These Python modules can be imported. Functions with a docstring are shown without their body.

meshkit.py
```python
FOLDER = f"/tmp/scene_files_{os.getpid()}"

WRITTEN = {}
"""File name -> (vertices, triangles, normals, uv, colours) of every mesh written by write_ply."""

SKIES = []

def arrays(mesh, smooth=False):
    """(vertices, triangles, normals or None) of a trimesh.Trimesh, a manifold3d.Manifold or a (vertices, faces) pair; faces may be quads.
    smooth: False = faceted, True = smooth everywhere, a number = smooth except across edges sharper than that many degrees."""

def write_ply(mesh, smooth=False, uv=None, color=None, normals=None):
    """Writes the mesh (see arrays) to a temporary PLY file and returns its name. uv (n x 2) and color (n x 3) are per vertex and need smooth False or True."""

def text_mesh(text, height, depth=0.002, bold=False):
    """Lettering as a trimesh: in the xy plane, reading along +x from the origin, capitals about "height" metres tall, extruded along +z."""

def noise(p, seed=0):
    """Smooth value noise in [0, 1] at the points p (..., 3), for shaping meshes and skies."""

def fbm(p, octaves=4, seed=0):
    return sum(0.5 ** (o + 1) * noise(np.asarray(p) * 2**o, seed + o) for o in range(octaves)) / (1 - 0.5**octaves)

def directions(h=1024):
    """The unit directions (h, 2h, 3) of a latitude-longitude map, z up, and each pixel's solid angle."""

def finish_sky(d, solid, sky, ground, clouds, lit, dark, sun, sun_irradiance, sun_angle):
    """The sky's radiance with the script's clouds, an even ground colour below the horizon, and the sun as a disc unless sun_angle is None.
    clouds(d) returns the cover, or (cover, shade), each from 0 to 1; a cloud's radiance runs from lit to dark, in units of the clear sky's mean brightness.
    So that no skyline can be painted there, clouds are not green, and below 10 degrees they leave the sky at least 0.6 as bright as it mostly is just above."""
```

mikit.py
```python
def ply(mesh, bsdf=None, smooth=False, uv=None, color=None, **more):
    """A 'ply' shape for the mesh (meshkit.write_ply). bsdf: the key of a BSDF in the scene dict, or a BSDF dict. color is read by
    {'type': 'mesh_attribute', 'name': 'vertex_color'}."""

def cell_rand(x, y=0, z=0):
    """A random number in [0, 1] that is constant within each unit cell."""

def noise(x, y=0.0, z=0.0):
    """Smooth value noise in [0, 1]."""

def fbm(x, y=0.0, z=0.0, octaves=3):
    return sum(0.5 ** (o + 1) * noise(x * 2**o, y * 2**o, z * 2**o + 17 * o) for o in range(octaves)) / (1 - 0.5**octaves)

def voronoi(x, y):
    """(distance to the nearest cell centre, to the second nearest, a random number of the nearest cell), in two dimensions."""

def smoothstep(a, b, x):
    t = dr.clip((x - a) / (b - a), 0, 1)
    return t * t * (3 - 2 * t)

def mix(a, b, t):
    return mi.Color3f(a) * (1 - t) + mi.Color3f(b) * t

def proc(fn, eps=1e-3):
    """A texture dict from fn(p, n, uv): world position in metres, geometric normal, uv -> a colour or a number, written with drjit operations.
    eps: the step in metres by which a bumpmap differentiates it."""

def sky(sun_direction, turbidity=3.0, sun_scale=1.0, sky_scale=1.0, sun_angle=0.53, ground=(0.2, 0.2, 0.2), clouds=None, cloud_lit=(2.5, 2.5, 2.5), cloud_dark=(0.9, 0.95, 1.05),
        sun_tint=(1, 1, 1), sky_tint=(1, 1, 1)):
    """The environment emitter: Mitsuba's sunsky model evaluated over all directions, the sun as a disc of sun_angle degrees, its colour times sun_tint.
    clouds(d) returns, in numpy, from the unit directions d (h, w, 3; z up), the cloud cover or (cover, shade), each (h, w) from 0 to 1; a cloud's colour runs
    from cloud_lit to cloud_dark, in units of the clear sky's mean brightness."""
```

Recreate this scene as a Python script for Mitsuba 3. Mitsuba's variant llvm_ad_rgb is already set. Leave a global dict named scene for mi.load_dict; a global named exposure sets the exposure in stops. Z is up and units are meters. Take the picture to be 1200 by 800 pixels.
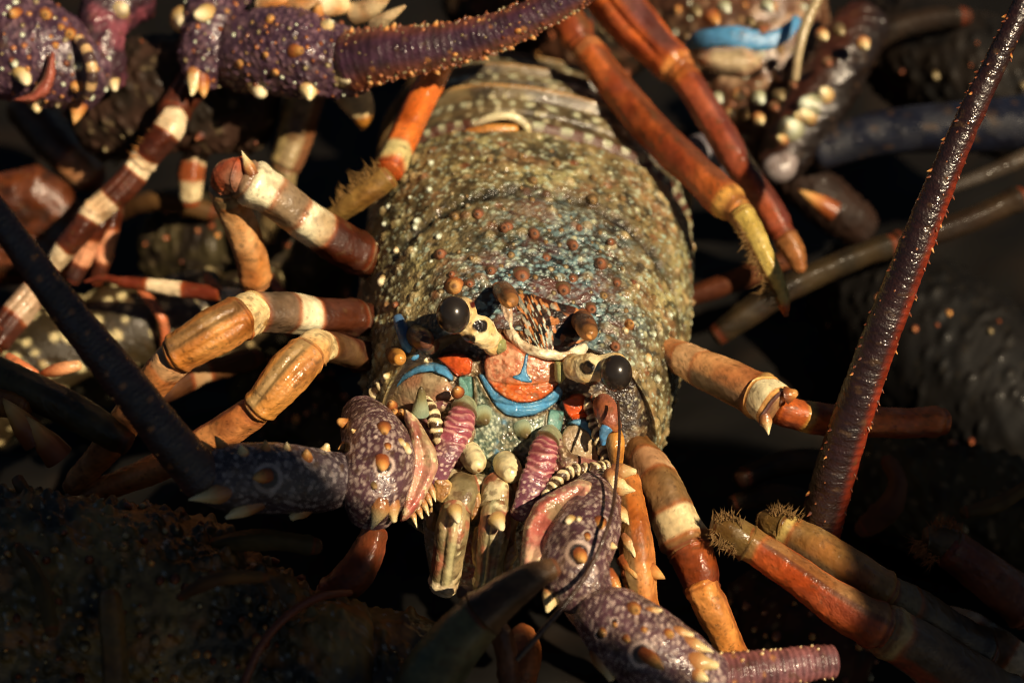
import math, numpy as np, trimesh, mitsuba as mi, mikit, meshkit
from scipy.spatial import cKDTree, Delaunay
from scipy.ndimage import distance_transform_edt
from scipy.interpolate import PchipInterpolator
from shapely.geometry import Polygon
from shapely import contains_xy

# ------------------------------------------------------------------ camera, sky, sun, exposure
PITCH = math.radians(40.0); DIST = 0.80; KPX = 3200.0          # focal length in units of the 1200 px wide frame
F = np.array([0, math.cos(PITCH), -math.sin(PITCH)]); U = np.array([0, math.sin(PITCH), math.cos(PITCH)]); R = np.array([1.0, 0, 0])
TARGET = np.array([0, 0, 0.115]); CAM = TARGET - DIST * F
SUN = 0.50 * R + 0.22 * U - 0.84 * F
exposure = 2.0
scene, labels = {}, {}
scene['camera'] = {'type': 'thinlens', 'fov': 2 * math.degrees(math.atan(600 / KPX)), 'fov_axis': 'x', 'near_clip': 0.05, 'far_clip': 60.0,
                   'aperture_radius': 0.0068, 'focus_distance': DIST - 0.008,
                   'to_world': mi.ScalarTransform4f().look_at(origin=CAM.tolist(), target=TARGET.tolist(), up=[0, 0, 1])}
scene['sky'] = mikit.sky(SUN.tolist(), turbidity=3.0, sun_scale=1.0, sky_scale=0.19, sun_tint=(1.0, 0.975, 0.90), sky_tint=(1.0, 0.86, 0.72), ground=(0.03, 0.026, 0.02))

# ------------------------------------------------------------------ materials
def pr(rough, coat=0.6, spec=0.5, bump=None, scale=1.0, metallic=0.0, vary=False):
    if vary:
        lo, hi = rough * 0.55, rough * 1.75
        rough = mikit.proc(lambda p, n, uv: lo + (hi - lo) * mikit.smoothstep(0.35, 0.68, mikit.fbm(p.x * 170, p.y * 170, p.z * 170, 2)))
    b = {'type': 'principled', 'base_color': {'type': 'mesh_attribute', 'name': 'vertex_color'}, 'roughness': rough, 'specular': spec,
         'clearcoat': coat, 'clearcoat_gloss': 0.97, 'metallic': metallic}
    if bump is not None:
        b = {'type': 'bumpmap', 'tex': mikit.proc(bump, eps=1.2e-4), 'scale': scale, 'bsdf': b}
    return {'type': 'twosided', 'bsdf': b}
fine = lambda p, n, uv: mikit.fbm(p.x * 1900, p.y * 1900, p.z * 1900, 2)
scene['wet_shell'] = pr(0.28, 0.9, 0.5, fine, 0.00026, vary=True)
scene['gritty_shell'] = pr(0.32, 1.0, 0.5, fine, 0.00050, vary=True)
scene['smooth_shell'] = pr(0.36, 0.2, 0.45, fine, 0.00020, vary=True)
scene['glossy_eye'] = pr(0.22, 0.5, 0.5)
scene['dull'] = pr(0.7, 0.1, 0.25)
scene['dark_wet'] = pr(0.35, 0.5, 0.4, fine, 0.0003)

# ------------------------------------------------------------------ helpers
ZO = [0.0]            # added to the depth of everything built while it is set
def P(px, py, d):
    d = np.asarray(d, float) + ZO[0]
    px, py, d = np.broadcast_arrays(np.asarray(px, float), np.asarray(py, float), np.asarray(d, float))
    s = (DIST + d)[..., None]
    return CAM + s * (F + ((px - 600) / KPX)[..., None] * R + ((400 - py) / KPX)[..., None] * U)
def proj(W):
    v = np.asarray(W) - CAM
    s = v @ F
    return 600 + KPX * (v @ R) / s, 400 - KPX * (v @ U) / s, s - DIST
def c(r, g, b, k=1.0):
    v = np.array([r, g, b]) / 255.0
    return np.where(v <= 0.04045, v / 12.92, ((v + 0.055) / 1.055) ** 2.4) * k
def sm(a, b, x):
    t = np.clip((np.asarray(x) - a) / (b - a), 0, 1)
    return t * t * (3 - 2 * t)
def mx(a, b, t):
    t = np.asarray(t)[..., None]
    return np.asarray(a) * (1 - t) + np.asarray(b) * t
nz = lambda W, f, s=0: meshkit.noise(W * f, s)
fb = lambda W, f, o=3, s=0: meshkit.fbm(W * f, o, s)
def cells(W, size, seed=0, k=2):
    """Distances to the nearest scattered points, in cells, and a random number of the nearest."""
    q = W.reshape(-1, 3) / size
    base = np.unique(np.floor(q).astype(int), axis=0)
    off = np.array([[a, b, e] for a in (-1, 0, 1) for b in (-1, 0, 1) for e in (-1, 0, 1)])
    allc = np.unique((base[:, None] + off[None]).reshape(-1, 3), axis=0)
    rg = np.random.default_rng(seed)
    pts = allc + rg.random(allc.shape)
    rnd = rg.random(len(allc))
    dd, ii = cKDTree(pts).query(q, k=k)
    return [dd[:, j].reshape(W.shape[:-1]) for j in range(k)] + [rnd[ii[:, 0]].reshape(W.shape[:-1])]
used = {}
def key_of(parent, name):
    full = f'{parent}__{name}' if parent else name
    n = used.get(full, 0); used[full] = n + 1
    return full if n == 0 else f'{full}_{n:03d}'
def put(parent, name, v, f, col, mat='wet_shell', smooth=True, kind=None, label=None, grime=0.55):
    k = key_of(parent, name)
    v = np.asarray(v).reshape(-1, 3); col = np.broadcast_to(np.asarray(col, float).reshape(-1, 3), v.shape)
    if grime and mat not in ('glossy_eye', 'dull'):
        col = mx(col, col * c(150, 120, 84) + 0.02 * c(120, 90, 50), grime * sm(0.5, 0.72, fb(v, 130, 4, 700)))
        col = col * (0.62 + 0.76 * fb(v, 800, 3, 701))[:, None]
        col = mx(col, c(84, 62, 38), grime * 0.9 * sm(0.64, 0.74, fb(v, 420, 3, 702)))
    col = np.clip(col, 0.001, 0.95)
    scene[k] = mikit.ply((v, np.asarray(f)), mat, smooth=smooth, color=col)
    if kind: labels.setdefault(k, {})['kind'] = kind
    if label: labels.setdefault(k, {})['label'] = label
    return k
def thing(name, label, cat, group=None):
    k = key_of(None, name)
    labels[k] = {'label': label, 'category': cat}
    if group: labels[k]['group'] = group
    return k
def grid_faces(n, m, wrap):
    i, j = np.meshgrid(np.arange(n - 1), np.arange(m if wrap else m - 1), indexing='ij')
    a = i * m + j; b = i * m + (j + 1) % m
    return np.stack([a, b, b + m, a + m], -1).reshape(-1, 4)
def spline(pts, n):
    """Samples a smooth curve through rows of pts, evenly in length; returns (n, cols) and length fraction."""
    pts = np.asarray(pts, float)
    t = np.concatenate([[0], np.cumsum(np.linalg.norm(np.diff(pts[:, :3], axis=0), axis=1))]); t /= t[-1]
    if len(pts) == 2:
        u = np.linspace(0, 1, n); return pts[0] + u[:, None] * (pts[1] - pts[0]), u
    from scipy.interpolate import CubicSpline
    u = np.linspace(0, 1, n)
    pos = CubicSpline(t, pts[:, :3], bc_type='natural')(u) if len(pts) < 4 else np.stack([CubicSpline(t, pts[:, k], bc_type='natural')(u) for k in range(3)], 1)
    rad = PchipInterpolator(t, pts[:, 3:])(u)
    return np.hstack([pos, rad]), u
class Tube:
    """A tapering tube through (px, py, depth, radius px) points, with rounded ends; s = length in m, th = angle (0 faces the front)."""
    def __init__(self, pts, n=60, m=32, cap=0.6, flat=1.0, disp=None, local=None):
        pts = np.array([[*p, ] for p in pts], float)
        if local is None:
            W = P(pts[:, 0], pts[:, 1], pts[:, 2]); rad = pts[:, 3] * (DIST + pts[:, 2] + ZO[0]) / KPX
        else:
            W, rad = pts[:, :3], pts[:, 3]
        q, u = spline(np.hstack([W, rad[:, None]]), n)
        x, r = q[:, :3], q[:, 3]
        t = np.gradient(x, axis=0); t /= np.linalg.norm(t, axis=1, keepdims=True)
        k = 6; ph = np.linspace(0, np.pi / 2, k + 1)[1:]
        x = np.vstack([x[0] - t[0] * (r[0] * cap * np.sin(ph))[::-1, None], x, x[-1] + t[-1] * (r[-1] * cap * np.sin(ph))[:, None]])
        r = np.concatenate([(r[0] * np.cos(ph))[::-1], r, r[-1] * np.cos(ph)])
        t = np.vstack([np.repeat(t[:1], k, 0), t, np.repeat(t[-1:], k, 0)])
        u = np.concatenate([np.zeros(k), u, np.ones(k)])
        r = np.maximum(r, 1e-5)
        nn = -F - (t @ -F)[:, None] * t
        nn /= np.maximum(np.linalg.norm(nn, axis=1, keepdims=True), 1e-6)
        bb = np.cross(t, nn)
        th = np.arange(m) / m * 2 * np.pi
        self.s = np.concatenate([[0], np.cumsum(np.linalg.norm(np.diff(x, axis=0), axis=1))])[:, None] + 0 * th
        self.u = u[:, None] + 0 * th; self.th = np.angle(np.exp(1j * (th + 0 * self.s)))
        self.dir = np.cos(th)[None, :, None] * nn[:, None] * flat + np.sin(th)[None, :, None] * bb[:, None]
        self.r = r[:, None] + 0 * th
        self.v = x[:, None] + r[:, None, None] * self.dir
        self.t = t; self.x = x
        self.f = grid_faces(len(x), m, True)
        if disp is not None:
            h = disp(self)
            self.v = self.v + h[..., None] * self.dir * sm(0, 1, np.clip(self.r / (0.3 * r.max()), 0, 1))[..., None]
    def normals(self):
        return trimesh.Trimesh(self.v.reshape(-1, 3), np.vstack([self.f[:, :3], self.f[:, [0, 2, 3]]]), process=False).vertex_normals
def sign_fix(v, f):
    m = trimesh.Trimesh(np.asarray(v).reshape(-1, 3), np.vstack([f[:, :3], f[:, [0, 2, 3]]]) if f.shape[1] == 4 else f, process=False)
    return f[:, ::-1] if m.volume < 0 else f
def tube(parent, name, pts, col, mat='wet_shell', n=60, m=32, cap=0.6, flat=1.0, disp=None, label=None, kind=None):
    T = Tube(pts, n, m, cap, flat, disp)
    T.f = sign_fix(T.v, T.f)
    cc = col(T) if callable(col) else np.broadcast_to(col, T.v.shape)
    T.key = put(parent, name, T.v, T.f, cc, mat, label=label, kind=kind)
    return T
def closed_curve(poly, n=160):
    poly = np.asarray(poly, float)
    ext = np.vstack([poly[-3:], poly, poly[:3]])
    t = np.concatenate([[0], np.cumsum(np.linalg.norm(np.diff(ext, axis=0), axis=1) ** 0.6)])
    u = np.linspace(t[3], t[3 + len(poly)], n, endpoint=False)
    return np.stack([PchipInterpolator(t, ext[:, k])(u) if False else np.interp(u, t, ext[:, k]) for k in (0, 1)], 1)
def smooth_closed(q, k=4):
    for _ in range(k):
        q = 0.5 * q + 0.25 * (np.roll(q, 1, 0) + np.roll(q, -1, 0))
    return q
def puff(parent, name, poly, d, bulge, col, mat='wet_shell', rim=None, step=1.3, thick=None, disp=None, smoothk=6, label=None):
    """A domed plate with the given outline; d = depth (number or function), bulge = height of the dome in m, rim = px over which it rises."""
    q = smooth_closed(closed_curve(poly, max(60, int(Polygon(poly).length / 1.6))), smoothk)
    pg = Polygon(q).buffer(0)
    x0, y0 = q.min(0); x1, y1 = q.max(0)
    gx, gy = np.meshgrid(np.arange(x0, x1, step), np.arange(y0, y1, step))
    gx = gx + (np.arange(len(gx)) % 2)[:, None] * step / 2
    g = np.stack([gx.ravel(), gy.ravel()], 1)
    ins = contains_xy(pg, g[:, 0], g[:, 1])
    g = g[ins]
    tree = cKDTree(q)
    dist = tree.query(g)[0]
    g, dist = g[dist > 0.6 * step], dist[dist > 0.6 * step]
    pts = np.vstack([q, g]); dist = np.concatenate([np.zeros(len(q)), dist])
    tri = Delaunay(pts).simplices
    cen = pts[tri].mean(1)
    tri = tri[contains_xy(pg, cen[:, 0], cen[:, 1])]
    rim = rim or dist.max()
    h = np.sqrt(np.clip(1 - (1 - np.clip(dist / rim, 0, 1)) ** 2, 0, 1))
    dd = d(pts[:, 0], pts[:, 1]) if callable(d) else np.full(len(pts), float(d))
    front = P(pts[:, 0], pts[:, 1], dd - bulge * h)
    if disp is not None:
        front = front - (disp(pts[:, 0], pts[:, 1], dist, front) * h)[:, None] * F
    back = P(pts[:, 0], pts[:, 1], dd + (thick or 0.002) * h)
    n = len(q); m = len(pts)
    remap = np.arange(m) + m; remap[:n] = np.arange(n)
    order = np.cross(front[tri[:, 1]] - front[tri[:, 0]], front[tri[:, 2]] - front[tri[:, 0]]) @ F > 0
    tri[order] = tri[order][:, ::-1]
    f = np.vstack([tri, remap[tri][:, ::-1]])
    v = np.vstack([front, back])
    cc = col(pts[:, 0], pts[:, 1], dist, front) if callable(col) else np.broadcast_to(col, front.shape)
    return put(parent, name, v, f, np.vstack([cc, cc]), mat, label=label)
# unit shapes that are shared by spines and tubercles: base circle radius 1 at z=0, tip at z=1
def unit_spine(profile, stops, m=14, bend=0.0):
    prof = np.array(profile, float); th = np.arange(m) / m * 2 * np.pi
    v = np.stack([prof[:, :1] * np.cos(th) + bend * prof[:, 1:2] ** 2, prof[:, :1] * np.sin(th), prof[:, 1:2] + 0 * th], -1)
    z = prof[:, 1]
    col = np.stack([np.interp(z, [s[0] for s in stops], [s[1][k] for s in stops]) for k in range(3)], 1)
    col = np.repeat(col[:, None], m, 1)
    f = sign_fix(v, grid_faces(len(prof), m, True))
    return v.reshape(-1, 3), f, col.reshape(-1, 3)
THORN = [(1.15, -0.5), (1.0, 0), (0.86, 0.18), (0.66, 0.42), (0.42, 0.68), (0.2, 0.88), (0.03, 1.0), (0.001, 1.005)]
NUB = [(1.7, -0.5), (1.35, 0), (1.08, 0.2), (0.92, 0.45), (0.74, 0.7), (0.5, 0.88), (0.24, 0.98), (0.001, 1.0)]
CREAM, ORANGE = c(232, 212, 158), c(214, 128, 52)
SP = {}
def spdef(name, prof, stops, bend=0.0, mat='smooth_shell'):
    v, f, col = unit_spine(prof, stops, bend=bend)
    SP[name] = mikit.ply((v, f), mat, smooth=True, color=np.clip(col, 0.002, 0.95))
spdef('cream_thorn', THORN, [(-0.5, c(160, 90, 44)), (0, c(190, 126, 70)), (0.2, c(216, 182, 124)), (0.6, CREAM), (1, c(240, 225, 180))], 0.25)
spdef('orange_thorn', THORN, [(-0.5, c(120, 60, 30)), (0, c(150, 80, 40)), (0.4, c(200, 136, 70)), (0.8, c(216, 172, 106)), (1, c(120, 70, 30))], 0.15)
spdef('amber_nub', NUB, [(-0.5, c(80, 46, 30)), (0, c(140, 78, 40)), (0.5, c(190, 128, 66)), (0.85, c(206, 156, 92)), (1, c(96, 60, 30))])
spdef('red_nub', NUB, [(-0.5, c(90, 50, 36)), (0, c(96, 80, 56)), (0.25, c(110, 68, 48)), (0.6, c(144, 84, 58)), (0.85, c(160, 108, 76)), (1, c(50, 34, 26))])
spdef('brown_nub', NUB, [(-0.5, c(64, 54, 36)), (0, c(96, 76, 48)), (0.6, c(140, 110, 70)), (0.9, c(158, 128, 84)), (1, c(70, 52, 36))])
spdef('dark_thorn', THORN, [(-0.5, c(40, 24, 22)), (0, c(70, 36, 28)), (0.6, c(120, 62, 38)), (1, c(150, 90, 50))])
spdef('rust_nub', NUB, [(-0.5, c(60, 34, 24)), (0, c(100, 54, 34)), (0.6, c(150, 84, 50)), (1, c(190, 130, 84))])
spdef('dusk_nub', NUB, [(-0.5, c(60, 50, 34)), (0, c(84, 68, 44)), (0.5, c(120, 104, 72)), (0.8, c(170, 158, 120)), (1, c(150, 130, 96))])
spdef('cream_nub', NUB, [(-0.5, c(150, 110, 70)), (0, c(190, 160, 100)), (0.5, c(226, 206, 160)), (1, c(236, 222, 184))])
spdef('pearl_nub', NUB, [(-0.5, c(110, 110, 90)), (0, c(150, 150, 120)), (0.5, c(200, 208, 186)), (1, c(216, 224, 204))])
spdef('olive_nub', NUB, [(-0.5, c(120, 140, 120)), (0, c(150, 160, 130)), (0.5, c(130, 122, 80)), (1, c(86, 70, 44))])
for _k, (_b, _t) in enumerate([(0.05, 0.9), (0.4, 1.0), (-0.1, 0.72)]):
    _w = c(206, 190, 150) if _k == 2 else c(236, 222, 180)
    spdef(f'cream_thorn{_k}', [(p[0] * (1 + 0.12 * math.sin(5 * p[1] + _k)), min(p[1], _t + 0.02 * p[0])) for p in THORN], [(-0.5, c(120, 70, 44)), (0, c(176, 120, 70)), (0.22 + 0.1 * _k, c(206, 176, 122)), (0.7, CREAM), (1, _w)], _b, 'wet_shell')
def spine(parent, kind, base, direction, r, h, name='spine', label=None):
    """A spine of radius r and height h (m) at a point of the surface."""
    hsh = int(abs(base[0] * 7919 + base[2] * 104729) * 1000)
    if kind == 'cream_thorn': kind = f'cream_thorn{hsh % 3}'; r = r * 0.84; h = h * (0.8 + 0.04 * (hsh % 7))
    elif 'nub' in kind: r = r * (0.70 + 0.03 * (hsh % 5)); h = h * (0.85 + 0.06 * (hsh % 4))
    z = np.asarray(direction, float); z = z / np.linalg.norm(z)
    x = np.cross(z, [0.3, 0.4, 0.86]); x /= np.linalg.norm(x); y = np.cross(z, x)
    M = np.eye(4); M[:3, 0], M[:3, 1], M[:3, 2], M[:3, 3] = x * r, y * r, z * h, base
    k = key_of(parent, name)
    scene[k] = {**SP[kind], 'to_world': mi.ScalarTransform4f(M.tolist())}
    if label: labels[k] = {'label': label}
    return k
class Surface:
    """Finds the point of a mesh that is seen at a pixel."""
    def __init__(self, v, f):
        f = np.vstack([f[:, :3], f[:, [0, 2, 3]]]) if f.shape[1] == 4 else f
        self.v = np.asarray(v).reshape(-1, 3); self.n = np.array(trimesh.Trimesh(self.v, f, process=False).vertex_normals)
        px, py, self.d = proj(self.v); self.q = np.stack([px, py], 1)
        keep = self.n @ F < 0.15
        self.idx = np.nonzero(keep)[0]; self.tree = cKDTree(self.q[keep])
    def at(self, px, py):
        dd, ii = self.tree.query([px, py], k=12)
        ii = self.idx[ii[dd < max(3.0, dd[0] + 1.5)]]
        j = ii[np.argmin(self.d[ii])]
        return self.v[j], self.n[j]
def pxm(d=0.0): return (DIST + d + ZO[0]) / KPX
def to_dir(dx, dy, toward):
    """A direction from its image part (px right, px down) and its part towards the front."""
    return dx * R - dy * U - toward * F
def bristles(parent, items, col, name='bristle_fringe'):
    rg = np.random.default_rng(len(items)); items = [(r_ + rg.normal(0, 0.0006, 3), d_ + 0.3 * rg.normal(0, 1, 3) * (k > 0), l_ * rg.uniform(0.35, 0.85), w_ * 0.5) for r_, d_, l_, w_ in items for k in range(2)]
    """One fringe: thin tapering hairs, (root, direction, length, radius) each."""
    vs, fs, at = [], [], 0
    for root, dr_, ln, r in items:
        z = dr_ / np.linalg.norm(dr_); x = np.cross(z, [0.31, 0.2, 0.93]); x /= np.linalg.norm(x); y = np.cross(z, x)
        a = np.arange(4) / 4 * 2 * np.pi
        ring = np.cos(a)[:, None] * x + np.sin(a)[:, None] * y
        mid = root + z * ln * 0.55 + x * ln * 0.06
        vs += [root + ring * r, mid + ring * r * 0.6, (root + z * ln + x * ln * 0.16)[None]]
        for k in range(4):
            k2 = (k + 1) % 4
            fs += [[at + k, at + k2, at + 4 + k2], [at + k, at + 4 + k2, at + 4 + k], [at + 4 + k, at + 4 + k2, at + 8]]
        at += 9
    v = np.vstack(vs)
    return put(parent, name, v, np.array(fs), np.broadcast_to(col, v.shape), 'dull', smooth=True, kind='stuff')

# ------------------------------------------------------------------ the setting: floor of the heap, the plank that shades the lower left
gx, gy = np.meshgrid(np.linspace(-1, 1, 260), np.linspace(-1, 1, 260), indexing='ij')
sx = np.sign(gx) * (0.5 * abs(gx) + 19.5 * abs(gx) ** 5); sy = np.sign(gy) * (0.5 * abs(gy) + 19.5 * abs(gy) ** 5)
W = np.stack([sx, sy, 0 * sx], -1)
W[..., 2] = 0.016 * fb(W, 30, 4, 3) - 0.012
gc = mx(c(8, 6, 4), c(28, 19, 11), sm(0.5, 0.8, fb(W, 60, 4, 9)))
g = put(None, 'ground', W, grid_faces(260, 260, False), gc, 'dull', kind='structure')
labels[g]['label'] = 'dark wet ground under the heap of lobsters'

# ------------------------------------------------------------------ the lobster in front: body frame
YAW, ROLL = math.radians(3.0), math.radians(13.0)
BB = np.array([math.sin(YAW), math.cos(YAW), 0.0]); R0 = np.array([math.cos(YAW), -math.sin(YAW), 0.0]); U0 = np.array([0, 0, 1.0])
RR = R0 * math.cos(ROLL) - U0 * math.sin(ROLL); UU = U0 * math.cos(ROLL) + R0 * math.sin(ROLL)
ORG = P(636, 392, 0.004)
def L(x, y, z):
    x, y, z = np.broadcast_arrays(*(np.asarray(v, float) for v in (x, y, z)))
    return ORG + 0.01 * (x[..., None] * RR + y[..., None] * BB + z[..., None] * UU)
def toL(Wp):
    v = (np.asarray(Wp) - ORG) * 100
    return v @ RR, v @ BB, v @ UU
LOB = thing('spiny_lobster', 'olive brown speckled lobster facing the camera, black eyes, blue and orange face', 'lobster')

# carapace
ns, nt = 400, 620
tt = np.linspace(0, 1, ns)[:, None]; th = (np.arange(nt) / nt * 2 * np.pi)[None]
sn, cs = np.sin(th), np.cos(th)
front = -1.7 * (1 - np.clip(sn, 0, 1) ** 0.8) - 0.8 * np.clip(-sn, 0, 1)
Ly = 10.0
yy = front + (Ly - front) * tt
prof_y = np.array([-3, -1.5, 0, 2, 5, 8, 9.6, 10.2])
wid = PchipInterpolator(prof_y, [3.6, 4.15, 4.5, 4.85, 5.2, 5.3, 5.25, 5.2])(yy)
ztop = PchipInterpolator(prof_y, [-0.5, -0.25, 0.0, 0.55, 0.95, 0.75, 0.45, 0.35])(yy)
hgt = PchipInterpolator(prof_y, [3.2, 3.4, 3.6, 4.0, 4.3, 4.2, 4.1, 4.05])(yy)
X = wid * np.sign(cs) * np.abs(cs) ** 0.86
Z = ztop - hgt + hgt * np.sign(sn) * np.abs(sn) ** 0.88
# grooves, rear rim
groove = np.exp(-((yy - (5.6 - 0.09 * X ** 2)) / 0.28) ** 2) * 0.16 * sm(0.1, 0.6, sn)
rim = 0.12 * np.exp(-((yy - 9.75) / 0.16) ** 2) - 0.14 * np.exp(-((yy - 9.42) / 0.14) ** 2)
tempo = 0.25 * np.exp(-(((np.abs(X) - 2.6) / 1.0) ** 2 + ((yy - 1.4) / 1.2) ** 2)) * sm(0, 0.5, sn)
V0 = L(X, yy, Z)
nrm = np.stack(np.broadcast_arrays(cs / wid, 0 * yy, sn / hgt), -1); nrm /= np.linalg.norm(nrm, axis=-1, keepdims=True)
NW = nrm[..., :1] * RR + nrm[..., 1:2] * BB + nrm[..., 2:] * UU
body_local = np.stack([X, yy, Z], -1) * 0.01
d1, d2, dr_ = cells(body_local, 0.0062, 2)
wob = body_local + 0.0009 * np.stack([fb(body_local, 420, 2, 7) - 0.5, fb(body_local, 420, 2, 8) - 0.5, fb(body_local, 420, 2, 9) - 0.5], -1)
c1, c2, cr = cells(wob, 0.0034, 1)
e1, e2, er = cells(wob, 0.0016, 3)
gr = sm(0.55, 0.12, c1) * 0.055 * (0.3 + 0.9 * cr) + sm(0.42, 0.08, d1) * 0.12 * (dr_ > 0.45) + sm(0.6, 0.15, e1) * 0.036 * (0.2 + er) + 0.11 * (fb(body_local, 170, 4, 5) - 0.5) + 0.05 * (fb(body_local, 700, 2, 6) - 0.5)
endf = sm(0.0, 0.02, tt) * sm(9.7, 9.2, yy)
hh = (rim - groove + tempo) + gr * np.clip(endf, 0.15, 1)
V = V0 + 0.01 * hh[..., None] * NW
# colours: olive brown and tan, mint flecks, teal and maroon towards the middle of the front, pale spotted rear rim
n1, n2, n3 = fb(body_local, 90, 4, 11), fb(body_local, 200, 3, 12), fb(body_local, 45, 3, 13)
col = mx(c(78, 70, 46), c(146, 128, 86), sm(0.35, 0.62, n1))
col = mx(col, c(146, 104, 68), 0.6 * sm(0.54, 0.70, fb(body_local, 110, 3, 14)))
col = mx(col, c(170, 164, 112), 0.7 * sm(0.5, 0.7, n3) * sm(0.4, 0.6, n2))
col = mx(col, c(40, 36, 24), 0.85 * sm(0.5, 0.7, c1) * sm(0.3, 0.55, n2))
blue = np.exp(-((X / 2.5) ** 2 + ((yy - 1.2) / 1.9) ** 2) ** 1.5) * sm(0, 0.4, sn)
blue2 = np.exp(-(((X - 0.2) / 2.2) ** 2 + ((yy - 4.2) / 1.6) ** 2) ** 1.5) * sm(0, 0.4, sn)
teal = mx(c(116, 150, 156), c(30, 32, 34), sm(0.38, 0.62, e1 + 0.5 * (n2 - 0.5)))
teal = mx(teal, c(110, 66, 62), 0.6 * sm(0.5, 0.62, fb(body_local, 130, 3, 17)))
col = mx(col, teal, np.clip(1.25 * blue + 0.6 * blue2, 0, 0.95))
spot = sm(0.34, 0.2, c1) * (cr > 0.55)
col = mx(col, mx(c(196, 192, 150), c(160, 184, 166), sm(0.3, 0.7, n1)), spot * 0.9 * (1 - 0.85 * blue))
spot2 = sm(0.42, 0.22, e1) * (er > 0.5)
col = mx(col, mx(c(216, 204, 156), c(170, 190, 170), er), spot2 * 0.8 * (1 - 0.6 * blue))
knob = sm(0.36, 0.18, d1) * (dr_ > 0.35)
col = mx(col, mx(c(140, 80, 48), c(190, 168, 118), sm(0.4, 0.75, dr_)), knob * 0.6 * (1 - 0.6 * blue))
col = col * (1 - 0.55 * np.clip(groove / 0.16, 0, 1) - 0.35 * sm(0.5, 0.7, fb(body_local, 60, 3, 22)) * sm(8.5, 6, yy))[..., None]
rb = sm(9.3, 9.45, yy) * sm(10.0, 9.9, yy)
phase = np.cos(th * 52 + 2 * nz(body_local, 80, 20))
rimc = mx(c(84, 50, 36), c(176, 180, 148), sm(-0.1, 0.4, phase) * np.exp(-((yy - 9.7) / 0.14) ** 2))
col = mx(col, rimc, rb)
col = mx(col, c(205, 176, 120), np.exp(-((yy - 9.28) / 0.06) ** 2) * 0.7)
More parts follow.
